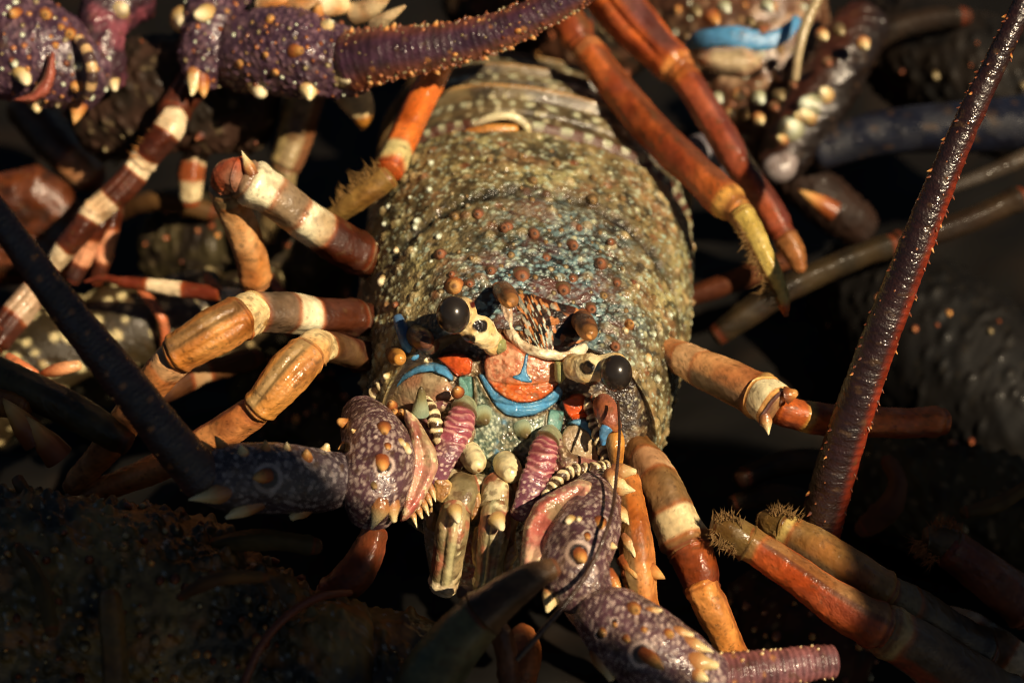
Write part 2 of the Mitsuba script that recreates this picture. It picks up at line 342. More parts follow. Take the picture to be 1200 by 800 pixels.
# tuck the front edge and the rear edge inwards to close the shell
def tuck(Vr, Vn, n, sh, toward):
    cen = Vr.mean(0); out = []
    for a in np.linspace(0, 1, n + 1)[1:]:
        out.append(Vr + (cen - Vr) * sh * a ** 1.4 + toward * math.sin(a * math.pi / 2))
    return np.stack(out)
fr = tuck(V[0], None, 14, 1.0, 0.012 * BB); bk = tuck(V[-1], None, 8, 1.0, -0.004 * BB)
VV = np.concatenate([fr[::-1], V, bk])
CC = np.concatenate([mx(c(50, 40, 30), c(120, 98, 66), sm(0.4, 0.65, fb(fr, 300, 3, 21))), col, np.broadcast_to(c(60, 46, 32), bk.shape)])
CF = sign_fix(VV, grid_faces(len(VV), nt, True))
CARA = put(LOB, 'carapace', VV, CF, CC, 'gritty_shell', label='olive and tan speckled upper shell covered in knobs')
cara = Surface(VV, CF)

# tail segments
def tail_seg(i, y0, y1, w0, w1, z0, z1, h):
    n, m = 70, 420
    t = np.linspace(0, 1, n)[:, None]; a = (np.arange(m) / m * 2 * np.pi)[None]
    w = w0 + (w1 - w0) * t; zt = z0 + (z1 - z0) * t ** 1.5
    s_, c_ = np.sin(a), np.cos(a)
    x = w * np.sign(c_) * np.abs(c_) ** 0.85; z = zt - h + h * np.sign(s_) * np.abs(s_) ** 0.9; y = y0 + (y1 - y0) * t + 0 * a
    lp = np.stack([x, y, z], -1) * 0.01
    k1, k2, kr = cells(lp, 0.0030, 30 + i)
    lip = 0.17 * np.exp(-((t - 0.95) / 0.05) ** 2) - 0.16 * np.exp(-((t - 0.80) / 0.06) ** 2) - 0.10 * np.exp(-((t - 0.45) / 0.03) ** 2)
    rough = sm(0.4, 0.15, k1) * 0.02 + 0.015 * (fb(lp, 300, 3, 40) - 0.5)
    s = 1 + (lip + rough) / 4.5
    v = L(x * s, y, (z - zt + h) * s + zt - h)
    cl = mx(c(56, 48, 34), c(104, 90, 62), sm(0.3, 0.7, fb(lp, 120, 3, 41 + i)))
    cl = mx(cl, c(190, 182, 146), sm(0.42, 0.28, k1) * (kr > 0.4) * sm(0.9, 0.8, t) * 0.85)
    cl = mx(cl, c(196, 198, 164), sm(0.2, 0.7, np.cos(a * 58 + 2 * nz(lp, 90, 42))) * np.exp(-((t - 0.62) / 0.05) ** 2))
    cl = mx(cl, c(206, 158, 96), np.exp(-((t - 0.955) / 0.025) ** 2) * 0.9)
    caps = np.stack([v[0] + (v[0].mean(0) - v[0]) * q for q in (1.0, 0.5)]); cape = np.stack([v[-1] + (v[-1].mean(0) - v[-1]) * q for q in (0.5, 1.0)])
    v = np.concatenate([caps, v, cape]); cl = np.concatenate([cl[:1], cl[:1], cl, cl[-1:], cl[-1:]])
    put(LOB, 'tail_segment', v, sign_fix(v, grid_faces(len(v), m, True)), cl, 'wet_shell')
tail_seg(0, 9.7, 12.0, 4.9, 5.2, 0.15, 0.25, 3.9)
tail_seg(1, 11.8, 14.0, 4.95, 5.15, 0.05, -0.35, 3.8)
tail_seg(2, 13.8, 16.2, 4.85, 4.8, -0.55, -1.4, 3.6)
tail_seg(3, 16.0, 18.6, 4.6, 4.2, -1.7, -3.2, 3.2)

# single tubercles and spines on the carapace: (px, py, radius px, height ratio, kind)
knobs = [(592, 266, 10, 1.2, 'red_nub'), (625, 272, 10, 1.2, 'red_nub'), (672, 286, 10, 1.3, 'red_nub'), (702, 308, 11, 1.4, 'red_nub'), (516, 297, 11, 1.3, 'red_nub'), (574, 316, 9, 1.1, 'red_nub'),
 (613, 322, 12, 0.8, 'red_nub'), (662, 338, 11, 0.9, 'red_nub'), (621, 349, 7, 0.8, 'red_nub'), (649, 359, 7, 0.7, 'red_nub'), (531, 335, 14, 1.1, 'amber_nub'), (585, 336, 10, 1.6, 'amber_nub'), (682, 368, 10, 1.3, 'amber_nub'),
 (528, 320, 7, 0.9, 'red_nub'), (552, 331, 7, 0.7, 'red_nub'), (498, 400, 13, 1.3, 'red_nub'), (463, 356, 7, 1.0, 'red_nub'), (441, 287, 6, 1.3, 'cream_nub'), (463, 293, 7, 1.3, 'cream_nub'), (433, 320, 6, 1.3, 'cream_nub'),
 (448, 329, 11, 1.1, 'cream_nub'), (513, 276, 7, 1.0, 'pearl_nub'), (485, 265, 6, 1.0, 'pearl_nub'), (533, 253, 9, 1.0, 'brown_nub'), (560, 250, 9, 1.1, 'red_nub'), (487, 258, 7, 1.0, 'pearl_nub'), (594, 264, 9, 1.0, 'red_nub'),
 (625, 210, 7, 1.2, 'brown_nub'), (653, 190, 7, 1.3, 'brown_nub'), (611, 182, 6, 1.2, 'brown_nub'), (696, 208, 7, 1.2, 'brown_nub'), (730, 232, 7, 1.3, 'brown_nub'), (748, 255, 6, 1.2, 'brown_nub'), (693, 236, 7, 1.2, 'brown_nub'), (573, 186, 6, 1.2, 'brown_nub'),
 (681, 268, 7, 1.0, 'red_nub'), (714, 283, 7, 1.1, 'red_nub'), (744, 330, 6, 1.2, 'red_nub'), (738, 378, 9, 1.5, 'amber_nub'), (721, 404, 9, 1.2, 'red_nub'), (695, 362, 9, 0.9, 'red_nub'), (640, 300, 7, 0.8, 'red_nub'), (600, 298, 7, 0.8, 'brown_nub'),
 (670, 325, 8, 0.8, 'red_nub'), (722, 330, 7, 0.9, 'red_nub'), (708, 345, 7, 0.8, 'brown_nub'), (733, 386, 6, 1.3, 'cream_nub'), (767, 392, 5, 1.3, 'pearl_nub'), (786, 368, 6, 1.2, 'pearl_nub'), (748, 335, 6, 1.1, 'cream_nub'), (455, 241, 5, 1.2, 'pearl_nub'), (450, 262, 5, 1.3, 'pearl_nub'),
 (427, 410, 7, 1.4, 'amber_nub'), (424, 428, 9, 1.3, 'cream_thorn'), (428, 448, 13, 1.5, 'cream_thorn'), (430, 474, 9, 1.4, 'cream_nub'), (452, 440, 7, 1.2, 'cream_nub'), (420, 360, 5, 1.3, 'pearl_nub'), (505, 190, 6, 1.1, 'pearl_nub'), (503, 221, 6, 1.1, 'pearl_nub'),
 (760, 420, 8, 1.2, 'cream_nub'), (771, 444, 7, 1.3, 'pearl_nub'), (752, 470, 7, 1.1, 'cream_nub')]
rng = np.random.default_rng(5)
taken = [(k[0], k[1]) for k in knobs]
cn = 0
while cn < 90:
    lx, ly = rng.uniform(-4.4, 4.4), rng.uniform(0.8, 9.0)
    q = L(lx, ly, 0.4 - 0.16 * lx ** 2); a, b, _ = proj(q)
    if min((a - t[0]) ** 2 + (b - t[1]) ** 2 for t in taken) < 150: continue
    taken.append((a, b)); cn += 1
    if abs(lx) < 2.4 and ly < 5.5: kd = rng.choice(['brown_nub', 'brown_nub', 'dusk_nub'])
    elif lx < -2.4: kd = rng.choice(['pearl_nub', 'dusk_nub', 'brown_nub', 'brown_nub', 'dusk_nub'])
    else: kd = rng.choice(['brown_nub', 'brown_nub', 'dusk_nub', 'brown_nub', 'dusk_nub'])
    knobs.append((a, b, rng.uniform(2.4, 4.6), rng.uniform(0.5, 1.1), kd))
FWD = 0.75 * (-BB) + 0.25 * UU
for a, b, r, hr, kd in knobs:
    p, n = cara.at(a, b)
    rr = 0.9 * r * (0.8 if kd in ('pearl_nub', 'cream_nub') and r < 8 else 0.9) * pxm(proj(p)[2])
    spine(CARA, kd, p - 0.15 * rr * n, n * 0.8 + FWD, rr, rr * hr * 1.25, 'tubercle' if 'nub' in kd else 'spine')

# ------------------------------------------------------------------ face
def dface(px, py):
    return 0.004 + 0.008 * ((px - 610) / 120) ** 2 + 0.00002 * (py - 430)
def bump2(px, py, cx, cy, rx, ry, h):
    return h * np.sqrt(np.clip(1 - ((px - cx) / rx) ** 2 - ((py - cy) / ry) ** 2, 0, 1)) ** 1.3
def FD(px, py):
    """Depth of the face: one relief that all its plates share."""
    px, py = np.asarray(px, float), np.asarray(py, float)
    d = dface(px, py) - bump2(px, py, 496, 462, 52, 36, 0.0065) - bump2(px, py, 684, 526, 34, 42, 0.0055) - bump2(px, py, 612, 440, 56, 46, 0.0030)
    d = d - bump2(px, py, 600, 525, 72, 62, 0.0038) - bump2(px, py, 534, 429, 26, 18, 0.0022) - bump2(px, py, 678, 478, 24, 20, 0.0024)
    d = d - bump2(px, py, 546, 452, 12, 16, 0.0012) - bump2(px, py, 651, 494, 13, 16, 0.0014)
    return d + 0.0010 * np.exp(-((py - (476 - 0.0042 * (px - 612) ** 2)) / 3.0) ** 2) * (np.abs(px - 610) < 46)
rough_face = lambda k: (lambda x, y, ds, w: k * (fb(w, 600, 3, 48) - 0.5))
face_base = [(470, 400), (510, 380), (560, 378), (610, 400), (665, 405), (715, 415), (752, 436), (760, 500), (744, 560), (700, 590), (640, 600), (560, 600), (480, 560), (446, 510), (440, 450)]
def basec(x, y, ds, w):
    o = mx(c(44, 34, 28), c(126, 104, 74), sm(0.4, 0.65, fb(w, 260, 3, 50)))
    o = mx(o, c(190, 184, 150), 0.7 * sm(0.35, 0.2, cells(w, 0.0016, 49)[0]))
    o = mx(o, c(176, 124, 92), sm(34, 20, np.hypot(x - 600, y - 405)))
    return mx(o, c(40, 26, 22), sm(26, 10, np.hypot((x - 520) / 1.6, y - 408)) * 0.8)
puff(LOB, 'face_plate', face_base, lambda x, y: FD(x, y) + 0.0044 - 0.005 * np.clip((x - 705) / 40, 0, 1), 0.0036, basec, 'gritty_shell', step=1.4, rim=14, disp=lambda x, y, ds, w: 0.0010 * (fb(w, 400, 3, 48) - 0.5))
ARC = [(569, 443), (579, 457), (592, 466.5), (607, 472), (622, 471.5), (636, 467), (648, 458), (654, 450)]
def peach(x, y, ds, w):
    up = mx(c(204, 156, 122), c(190, 122, 86), fb(w, 350, 3, 51))
    low = mx(c(208, 112, 52), c(196, 84, 28), sm(0.4, 0.7, fb(w, 500, 3, 52)))
    o = mx(up, low, sm(-4, 7, y - 444 - 0.0022 * (x - 612) ** 2 + 6 * (fb(w, 300, 2, 57) - 0.5)))
    o = mx(o, c(226, 180, 140), 0.45 * sm(0.6, 0.72, nz(w, 900, 53)))
    o = mx(o, c(172, 78, 40), 0.55 * sm(0.5, 0.42, np.abs(fb(w, 420, 3, 58) - 0.5) * 8))
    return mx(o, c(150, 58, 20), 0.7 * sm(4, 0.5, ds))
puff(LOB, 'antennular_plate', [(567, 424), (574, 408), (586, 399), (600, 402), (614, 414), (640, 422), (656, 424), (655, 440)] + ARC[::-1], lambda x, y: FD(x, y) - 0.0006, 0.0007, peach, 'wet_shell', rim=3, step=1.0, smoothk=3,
     disp=lambda x, y, ds, w: 0.0005 * (fb(w, 600, 3, 54) - 0.5) - 0.0005 * np.exp(-((y - 452 + 0.004 * (x - 612) ** 2) / 1.6) ** 2))
def bluec(x, y, ds, w):
    o = mx(c(62, 130, 180), c(100, 166, 206), fb(w, 500, 3, 55))
    o = mx(o, c(150, 190, 206), 0.4 * sm(0.62, 0.72, fb(w, 700, 2, 56)))
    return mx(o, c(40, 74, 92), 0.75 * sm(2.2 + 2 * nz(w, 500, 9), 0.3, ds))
BLU = dict(mat='wet_shell', rim=2.2, step=0.9, smoothk=3)
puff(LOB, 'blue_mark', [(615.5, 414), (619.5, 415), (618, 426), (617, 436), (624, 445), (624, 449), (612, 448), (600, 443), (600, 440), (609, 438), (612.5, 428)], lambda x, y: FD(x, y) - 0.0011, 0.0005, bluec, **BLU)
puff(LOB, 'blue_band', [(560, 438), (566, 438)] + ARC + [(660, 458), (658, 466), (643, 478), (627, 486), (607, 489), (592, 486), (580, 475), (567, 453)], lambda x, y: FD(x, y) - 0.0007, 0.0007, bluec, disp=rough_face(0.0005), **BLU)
def tealp(x, y, ds, w):
    k1, k2, kr = cells(w * np.array([1, 0.7, 1.0]) + 0.0006 * nz(w, 500, 59)[..., None], 0.00105, 60)
    o = mx(c(100, 120, 106), c(144, 156, 138), sm(0.3, 0.7, fb(w, 250, 3, 61)))
    o = mx(o, c(50, 64, 56), 0.6 * sm(0.5, 0.75, k1))
    o = mx(o, c(200, 208, 186), sm(0.46, 0.30, k1) * 0.75)
    o = mx(o, c(120, 74, 54), 0.7 * sm(515, 550, y) * sm(0.52, 0.66, fb(w, 420, 2, 62)))
    o = mx(o, c(226, 216, 180), 0.85 * sm(505, 560, y) * sm(0.58, 0.66, nz(w, 700, 63)))
    o = mx(o, c(88, 150, 190), 0.85 * np.exp(-((x - 592 + (y - 490) * 0.24) / 3.2) ** 2) * sm(0.4, 0.55, nz(w, 350, 64)) * sm(485, 500, y))
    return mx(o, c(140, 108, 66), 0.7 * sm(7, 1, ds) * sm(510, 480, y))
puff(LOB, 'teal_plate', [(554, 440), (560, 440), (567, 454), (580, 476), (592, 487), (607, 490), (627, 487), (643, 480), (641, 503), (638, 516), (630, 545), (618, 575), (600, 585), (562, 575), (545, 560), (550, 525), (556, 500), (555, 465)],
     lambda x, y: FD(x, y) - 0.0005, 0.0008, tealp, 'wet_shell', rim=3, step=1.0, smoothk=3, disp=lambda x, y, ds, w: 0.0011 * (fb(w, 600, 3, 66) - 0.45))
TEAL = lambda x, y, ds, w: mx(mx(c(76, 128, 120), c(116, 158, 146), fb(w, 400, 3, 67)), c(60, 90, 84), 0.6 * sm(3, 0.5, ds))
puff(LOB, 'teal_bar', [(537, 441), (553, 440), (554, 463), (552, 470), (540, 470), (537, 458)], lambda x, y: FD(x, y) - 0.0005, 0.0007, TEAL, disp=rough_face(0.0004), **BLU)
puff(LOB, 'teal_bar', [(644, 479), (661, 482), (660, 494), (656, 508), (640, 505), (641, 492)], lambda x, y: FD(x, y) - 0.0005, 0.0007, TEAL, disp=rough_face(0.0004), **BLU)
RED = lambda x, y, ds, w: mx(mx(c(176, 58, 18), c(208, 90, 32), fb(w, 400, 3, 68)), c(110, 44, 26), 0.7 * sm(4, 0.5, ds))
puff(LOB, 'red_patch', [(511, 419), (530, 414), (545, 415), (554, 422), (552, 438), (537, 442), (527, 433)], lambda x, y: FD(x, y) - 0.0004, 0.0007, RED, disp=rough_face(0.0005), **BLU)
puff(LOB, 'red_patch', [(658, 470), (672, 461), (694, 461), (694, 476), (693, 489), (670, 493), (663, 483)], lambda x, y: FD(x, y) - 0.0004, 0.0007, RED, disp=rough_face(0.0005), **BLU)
def beige(x, y, ds, w):
    o = mx(c(158, 140, 108), c(194, 172, 136), fb(w, 260, 3, 69))
    o = mx(o, c(190, 126, 98), 0.6 * sm(0.42, 0.68, fb(w, 140, 2, 70)))
    return mx(o, o * 0.7, 0.6 * sm(0.62, 0.72, fb(w, 500, 3, 71)))
puff(LOB, 'beige_lobe', [(451, 468), (462, 452), (482, 438), (505, 436), (524, 442), (531, 455), (535, 470), (522, 484), (500, 490), (478, 488), (460, 480)], lambda x, y: FD(x, y) - 0.0006, 0.0012, beige, 'wet_shell', rim=6, disp=rough_face(0.0004))
puff(LOB, 'blue_rim', [(446, 470), (455, 452), (472, 438), (490, 428), (508, 424), (523, 429), (532, 441), (530, 448), (520, 441), (505, 435), (488, 438), (472, 447), (458, 462)], lambda x, y: FD(x, y) - 0.0011, 0.0010, bluec, disp=rough_face(0.0005), **BLU)
puff(LOB, 'beige_lobe', [(656, 510), (664, 499), (678, 496), (692, 506), (701, 526), (704, 548), (686, 552), (668, 540), (657, 524)], lambda x, y: FD(x, y) - 0.0006, 0.0012, beige, 'wet_shell', rim=6, disp=rough_face(0.0004))
puff(LOB, 'blue_rim', [(664, 496), (672, 491), (684, 490), (695, 498), (703, 514), (709, 545), (704, 545), (698, 522), (689, 507), (678, 499)], lambda x, y: FD(x, y) - 0.0011, 0.0009, bluec, disp=rough_face(0.0005), **BLU)
bl = lambda T: mx(mx(c(50, 112, 164), c(92, 156, 202), fb(T.v, 500, 3, 55)), c(60, 80, 90), 0.5 * sm(0.55, 0.7, fb(T.v, 300, 3, 56)))
# dark frontal plate between the horns, with cream and rust streaks, and the cream margin below it
def streak(x, y, ds, w):
    ang = np.arctan2(y - 430, x - 642); rad = np.hypot(x - 642, y - 430)
    q = np.stack([ang * 17 + 0.10 * rad * np.sin(ang * 3), rad * 0.11, 0 * x], -1)
    s1 = meshkit.fbm(q, 2, 71); s2 = meshkit.noise(q * 1.15 + 5, 72)
    o = mx(c(26, 16, 10), c(72, 34, 14), sm(0.4, 0.7, fb(w, 300, 2, 73)))
    o = mx(o, c(196, 128, 74), sm(0.60, 0.66, s1))
    mid = np.exp(-((x - 632) / 16) ** 2)
    return mx(o, c(196, 204, 184), sm(0.60, 0.67, s2) * (0.35 + 0.65 * mid))
puff(LOB, 'frontal_plate', [(586, 350), (604, 342), (628, 346), (652, 354), (676, 360), (690, 378), (690, 404), (666, 415), (640, 414), (616, 406), (600, 392), (590, 372)], lambda x, y: 0.0006 + 0.00012 * (412 - y) + 0.000002 * (x - 642) ** 2, 0.0018, streak, 'wet_shell', rim=14, step=1.0, disp=rough_face(0.0006))
puff(LOB, 'frontal_margin', [(591, 345), (597, 350), (601, 366), (601, 382), (612, 398), (632, 408), (662, 410), (686, 401), (690, 408), (684, 417), (666, 423), (640, 422), (613, 414), (594, 397), (584, 378), (584, 358)],
     lambda x, y: 0.0004 + 0.00006 * np.clip(400 - y, 0, 60) + 0.000002 * (x - 642) ** 2, 0.0022, lambda x, y, ds, w: mx(mx(mx(c(200, 146, 104), c(244, 228, 186), sm(366, 390, y)), c(250, 242, 216), 0.8 * fb(w, 260, 3, 74)), c(150, 100, 60), 0.6 * sm(0.56, 0.68, fb(w, 200, 3, 75))), 'wet_shell', rim=6, step=1.0, smoothk=3, disp=rough_face(0.0012))
# horns over the eyes
def hornc(T): return mx(mx(c(58, 32, 18), c(116, 72, 40), sm(0.35, 0.65, fb(T.v, 260, 3, 75))), c(190, 132, 72), sm(0.3, 0.8, np.sin(T.th - 0.3) * np.sign(0.5)) * sm(0.35, 0.7, T.u) + 0.5 * sm(0.8, 0.95, T.u))
tube(LOB, 'horn', [(589, 341, 0.003, 12), (595, 347, -0.006, 12), (598, 352, -0.012, 10), (599, 354, -0.015, 6)], hornc, 'smooth_shell', 40, 24, flat=1.0, label='left brown horn with orange tip above the eyes')
tube(LOB, 'horn', [(682, 376, 0.003, 13), (687, 383, -0.006, 13), (690, 389, -0.012, 11), (692, 392, -0.015, 6)], hornc, 'smooth_shell', 40, 24, label='right brown horn with orange tip above the eyes')
# eyes on their stalks
def eyestalk(pts, eye, R_eye, patches, dark_end):
    def sc(T):
        o = mx(c(236, 220, 172), c(222, 186, 122), sm(0.3, 0.7, fb(T.v, 260, 2, 76)))
        o = mx(o, c(170, 84, 44), sm(dark_end - 0.15, dark_end + 0.12, T.u))
        qx, qy, _ = proj(T.v)
        wob = 1 + 0.5 * (fb(T.v, 500, 2, 77) - 0.5)
        facing = (T.dir @ F) < 0.3
        for a, b, ra, rb2, cc in patches:
            e = np.hypot((qx - a) / ra, (qy - b) / rb2) * wob
            o = mx(o, cc, sm(1.12, 0.92, e) * facing)
        return o
    k = tube(LOB, 'eyestalk', pts, sc, 'wet_shell', 90, 80, disp=lambda T: 0.0026 * (fb(T.v, 170, 3, 198) - 0.5) - 0.0014 * np.exp(-((T.u - 0.22) / 0.09) ** 2))
    s = trimesh.creation.icosphere(4); v = s.vertices.copy()
    v = P(*eye) + v * R_eye * pxm(eye[2]) * np.array([0.93, 1, 1.08])
    put(k.key, 'eye', v, s.faces, mx(c(24, 20, 18), c(44, 38, 34), fb(v, 250, 3, 78)), 'glossy_eye', label='glossy black eyeball')
BLACK = c(18, 13, 10)
eyestalk([(536, 366, -0.010, 21), (548, 377, -0.0085, 21), (561, 388, -0.007, 18), (573, 398, -0.003, 14), (582, 406, 0.003, 10)], (531, 369, -0.0145), 21.5, [(563, 382, 8.5, 7, BLACK), (548, 398, 10, 6.5, BLACK), (554, 357, 3, 4, c(90, 30, 16))], 0.86)
eyestalk([(722, 434, -0.010, 20), (708, 432, -0.009, 20), (694, 433, -0.008, 19), (681, 432, -0.005, 17), (668, 428, 0.003, 12)], (722, 437, -0.0145), 20.5, [(688, 431, 9, 8, BLACK), (696, 452, 11, 5.5, BLACK), (678, 452, 6, 4, BLACK)], 0.82)
GREEN = lambda x, y, ds, w: mx(c(128, 130, 76), c(158, 160, 108), fb(w, 250, 2, 79))
puff(LOB, 'stalk_joint', [(574, 404), (584, 394), (593, 398), (594, 410), (584, 416), (576, 412)], 0.0, 0.004, GREEN, 'smooth_shell')
puff(LOB, 'stalk_joint', [(649, 423), (664, 424), (665, 440), (657, 450), (650, 446)], 0.0, 0.003, GREEN, 'smooth_shell')
# nubs of the teal plate
for a, b, r, h, kd in [(567, 492, 10, 1.4, 'olive_nub'), (615, 508, 10, 1.4, 'olive_nub')]:
    spine(LOB, kd, P(a - 1, b - 3, dface(a, b) - 0.005), to_dir(0.3, 0.5, 0.8), r * pxm(), r * h * pxm(), 'face_spine')
def boss(T): return mx(c(222, 206, 150), c(238, 228, 186), fb(T.v, 300, 2, 80))
tube(LOB, 'face_boss', [(550, 530, 0.000, 14), (556, 540, -0.006, 14), (559, 546, -0.011, 8)], boss, 'wet_shell', 30, 28)
tube(LOB, 'face_boss', [(592, 542, 0.000, 15), (596, 550, -0.006, 16), (598, 556, -0.012, 9)], boss, 'wet_shell', 30, 28)
for a, b in [(559, 545), (597, 555)]:
    spine(LOB, 'amber_nub', P(a, b, -0.010), to_dir(0.25, 0.6, 0.7), 7 * pxm(), 10 * pxm(), 'face_spine')
# stridulating rods: green cap, pink ridged middle, dotted violet end
def rodc(T):
    o = mx(c(132, 142, 108), c(160, 162, 128), fb(T.v, 250, 2, 81))
    wr = 0.5 + 0.35 * np.sin(T.s * 3000 + 22 * fb(T.v, 130, 3, 82)) + 0.9 * (fb(T.v, 420, 3, 86) - 0.5)
    pink = mx(c(140, 66, 78), c(206, 150, 140), 0.8 * sm(0.45, 0.9, wr))
    k1, _, _ = cells(T.v, 0.0014, 83)
    vio = mx(c(120, 72, 88), c(214, 186, 176), sm(0.42, 0.28, k1))
    o = mx(o, c(84, 60, 36), sm(0.16, 0.22, T.u)); o = mx(o, pink, sm(0.23, 0.28, T.u))
    return mx(o, vio, sm(0.55, 0.72, T.u))
rdisp = lambda T: 0.00026 * np.sin(T.s * 3000 + 22 * fb(T.v, 130, 3, 82)) * sm(0.2, 0.3, T.u) * sm(0.75, 0.6, T.u) + 0.0007 * sm(0.24, 0.19, T.u) + 0.0012 * (fb(T.v, 220, 3, 87) - 0.5)
tube(LOB, 'feeler_base', [(549, 474, 0.001, 11), (542, 484, -0.006, 15), (537, 500, -0.010, 18), (528, 520, -0.012, 17), (519, 543, -0.013, 13), (512, 564, -0.012, 10)], rodc, 'wet_shell', 110, 48, flat=0.62, disp=rdisp)
tube(LOB, 'feeler_base', [(649, 508, 0.000, 10), (641, 518, -0.007, 14), (636, 536, -0.012, 17), (628, 560, -0.015, 17), (617, 582, -0.016, 14), (607, 604, -0.015, 10)], rodc, 'wet_shell', 110, 48, flat=0.62, disp=rdisp)
def collarc(x, y, ds, w):
    o = mx(c(112, 64, 74), c(176, 122, 112), sm(0.35, 0.65, fb(w, 150, 3, 88)))
    o = mx(o, c(120, 104, 74), 0.8 * sm(0.5, 0.62, fb(w, 170, 3, 89)))
    return mx(o, c(216, 198, 166), 0.8 * sm(0.45, 0.3, cells(w, 0.0014, 90)[0]))
puff(LOB, 'antenna_collar', [(492, 472), (520, 468), (548, 478), (558, 505), (548, 540), (528, 568), (508, 596), (488, 604), (478, 570), (482, 520)], lambda x, y: FD(x, y) - 0.003 - 0.00006 * np.clip(y - 490, 0, 200), 0.004, collarc, 'wet_shell', rim=14, step=1.1, disp=rough_face(0.0014))
puff(LOB, 'antenna_collar', [(630, 512), (652, 506), (668, 530), (700, 540), (722, 548), (716, 572), (690, 580), (660, 580), (636, 596), (614, 616), (602, 600), (616, 560)], lambda x, y: FD(x, y) - 0.004 - 0.00007 * np.clip(y - 500, 0, 200), 0.004, collarc, 'wet_shell', rim=14, step=1.1, disp=rough_face(0.0014))
# ringed brown and cream ridges beside the rods
def ringc(T): return mx(c(74, 54, 36), c(226, 208, 162), sm(-0.1, 0.35, np.sin(T.s * 2300 + 9 * fb(T.v, 190, 3, 84))))
rd2 = lambda T: 0.00028 * np.sin(T.s * 2300 + 9 * fb(T.v, 190, 3, 84))
tube(LOB, 'ringed_ridge', [(497, 470, -0.002, 7), (506, 483, -0.008, 8), (511, 500, -0.011, 8), (516, 522, -0.012, 7), (518, 546, -0.012, 5)], ringc, 'wet_shell', 90, 24, disp=rd2)
tube(LOB, 'ringed_ridge', [(638, 584, -0.018, 5), (654, 562, -0.016, 7), (672, 551, -0.013, 7), (692, 549, -0.010, 7), (712, 545, -0.005, 6)], ringc, 'wet_shell', 90, 24, disp=rd2)
tube(LOB, 'ringed_ridge', [(688, 462, 0.004, 4), (690, 480, 0.004, 5), (698, 505, 0.003, 6), (708, 530, 0.001, 7), (716, 556, -0.003, 7)], ringc, 'wet_shell', 90, 20, disp=rd2)
tube(LOB, 'ringed_ridge', [(432, 470, 0.016, 6), (448, 452, 0.013, 8), (466, 438, 0.012, 7), (486, 425, 0.011, 5), (505, 419, 0.010, 4)], ringc, 'wet_shell', 90, 20, disp=rd2)
spine(LOB, 'olive_nub', P(493, 474, -0.012), to_dir(0.05, -0.8, 0.5), 8 * pxm(), 24 * pxm(), 'face_spine')
for a, b in [(459, 474), (463, 484), (471, 484), (536, 458)]:
    spine(LOB, 'amber_nub', P(a, b, -0.006), to_dir(-0.1, -0.4, 0.8), 6 * pxm(), 9 * pxm(), 'face_spine')
# blue and amber patches under the left eye and below the right eye
tube(LOB, 'blue_rim', [(466, 372, 0.012, 6), (473, 390, 0.010, 8), (480, 408, 0.008, 8), (486, 418, 0.007, 6)], lambda T: mx(c(64, 96, 132), c(80, 146, 190), sm(0.5, 0.8, T.u)), 'smooth_shell', 40, 20)
tube(LOB, 'cheek_spine', [(488, 394, 0.010, 14), (496, 398, 0.001, 13), (499, 401, -0.003, 8)], lambda T: mx(c(40, 32, 28), c(120, 74, 52), sm(0.5, 0.8, T.u) * fb(T.v, 260, 3, 86)), 'smooth_shell', 30, 24)
tube(LOB, 'cheek_spine', [(462, 415, 0.016, 11), (466, 419, 0.004, 10), (468, 421, -0.002, 7)], lambda T: mx(c(90, 66, 40), c(196, 136, 60), sm(0.4, 0.7, T.u)), 'smooth_shell', 30, 24)
tube(LOB, 'cheek_spine', [(706, 472, 0.008, 9), (710, 480, -0.002, 14), (716, 493, -0.006, 12), (722, 500, -0.004, 7)], lambda T: mx(c(206, 128, 60), c(150, 84, 60), sm(0.2, 0.75, fb(T.v, 180, 2, 85) + 0.3 * T.u)), 'wet_shell', 40, 28)
tube(LOB, 'blue_rim', [(724, 492, -0.003, 4), (714, 498, -0.006, 8), (708, 506, -0.007, 6), (707, 520, -0.006, 3)], bl, 'smooth_shell', 40, 18)
tube(LOB, 'cheek_spine', [(718, 505, 0.002, 8), (721, 518, -0.003, 11), (722, 535, -0.003, 9), (722, 548, 0.001, 6)], lambda T: mx(c(206, 142, 62), c(110, 92, 66), sm(-0.2, 0.9, np.sin(T.th))), 'wet_shell', 40, 28)

# ------------------------------------------------------------------ antennae of the lobster in front
def purple(dark, mid, light, size, seed, rings=()):
    """Violet brown shell with pale dots and short lines; pale rings round the big spines, dark sockets inside them."""
    def f(T):
        w = T.v + 0.0012 * np.stack([nz(T.v, 350, seed + k) - 0.5 for k in range(3)], -1)
        sc = w * np.array([1.0, 0.62, 1.1])
        k1, k2, kr = cells(sc, size, seed)
        o = mx(dark, mid, fb(T.v, 160, 3, seed + 4))
        ln = sm(0.47, 0.33, k1 + 0.10 * (kr - 0.5))
        o = mx(o, light, ln * (0.3 + 0.6 * kr))
        k3, _, _ = cells(w, size * 0.45, seed + 7)
        o = mx(o, light, 0.5 * sm(0.32, 0.2, k3))
        qx, qy, _ = proj(T.v)
        for a, b, r in rings:
            e = np.hypot(qx - a, qy - b) / r
            fc = (T.dir @ F) < 0.2
            o = mx(o, light * 1.05, sm(1.75, 1.5, e) * sm(1.05, 1.25, e) * fc * 0.9)
            o = mx(o, c(30, 20, 20), sm(1.2, 0.95, e) * fc)
        return o
    return f
PD, PM, PL = c(54, 34, 38), c(100, 68, 76), c(196, 174, 162)
pdisp = lambda T: 0.0009 * (fb(T.v, 160, 3, 90) - 0.5) + 0.00025 * (nz(T.v, 700, 91) - 0.5)
PED = key_of(LOB, 'antenna_base')
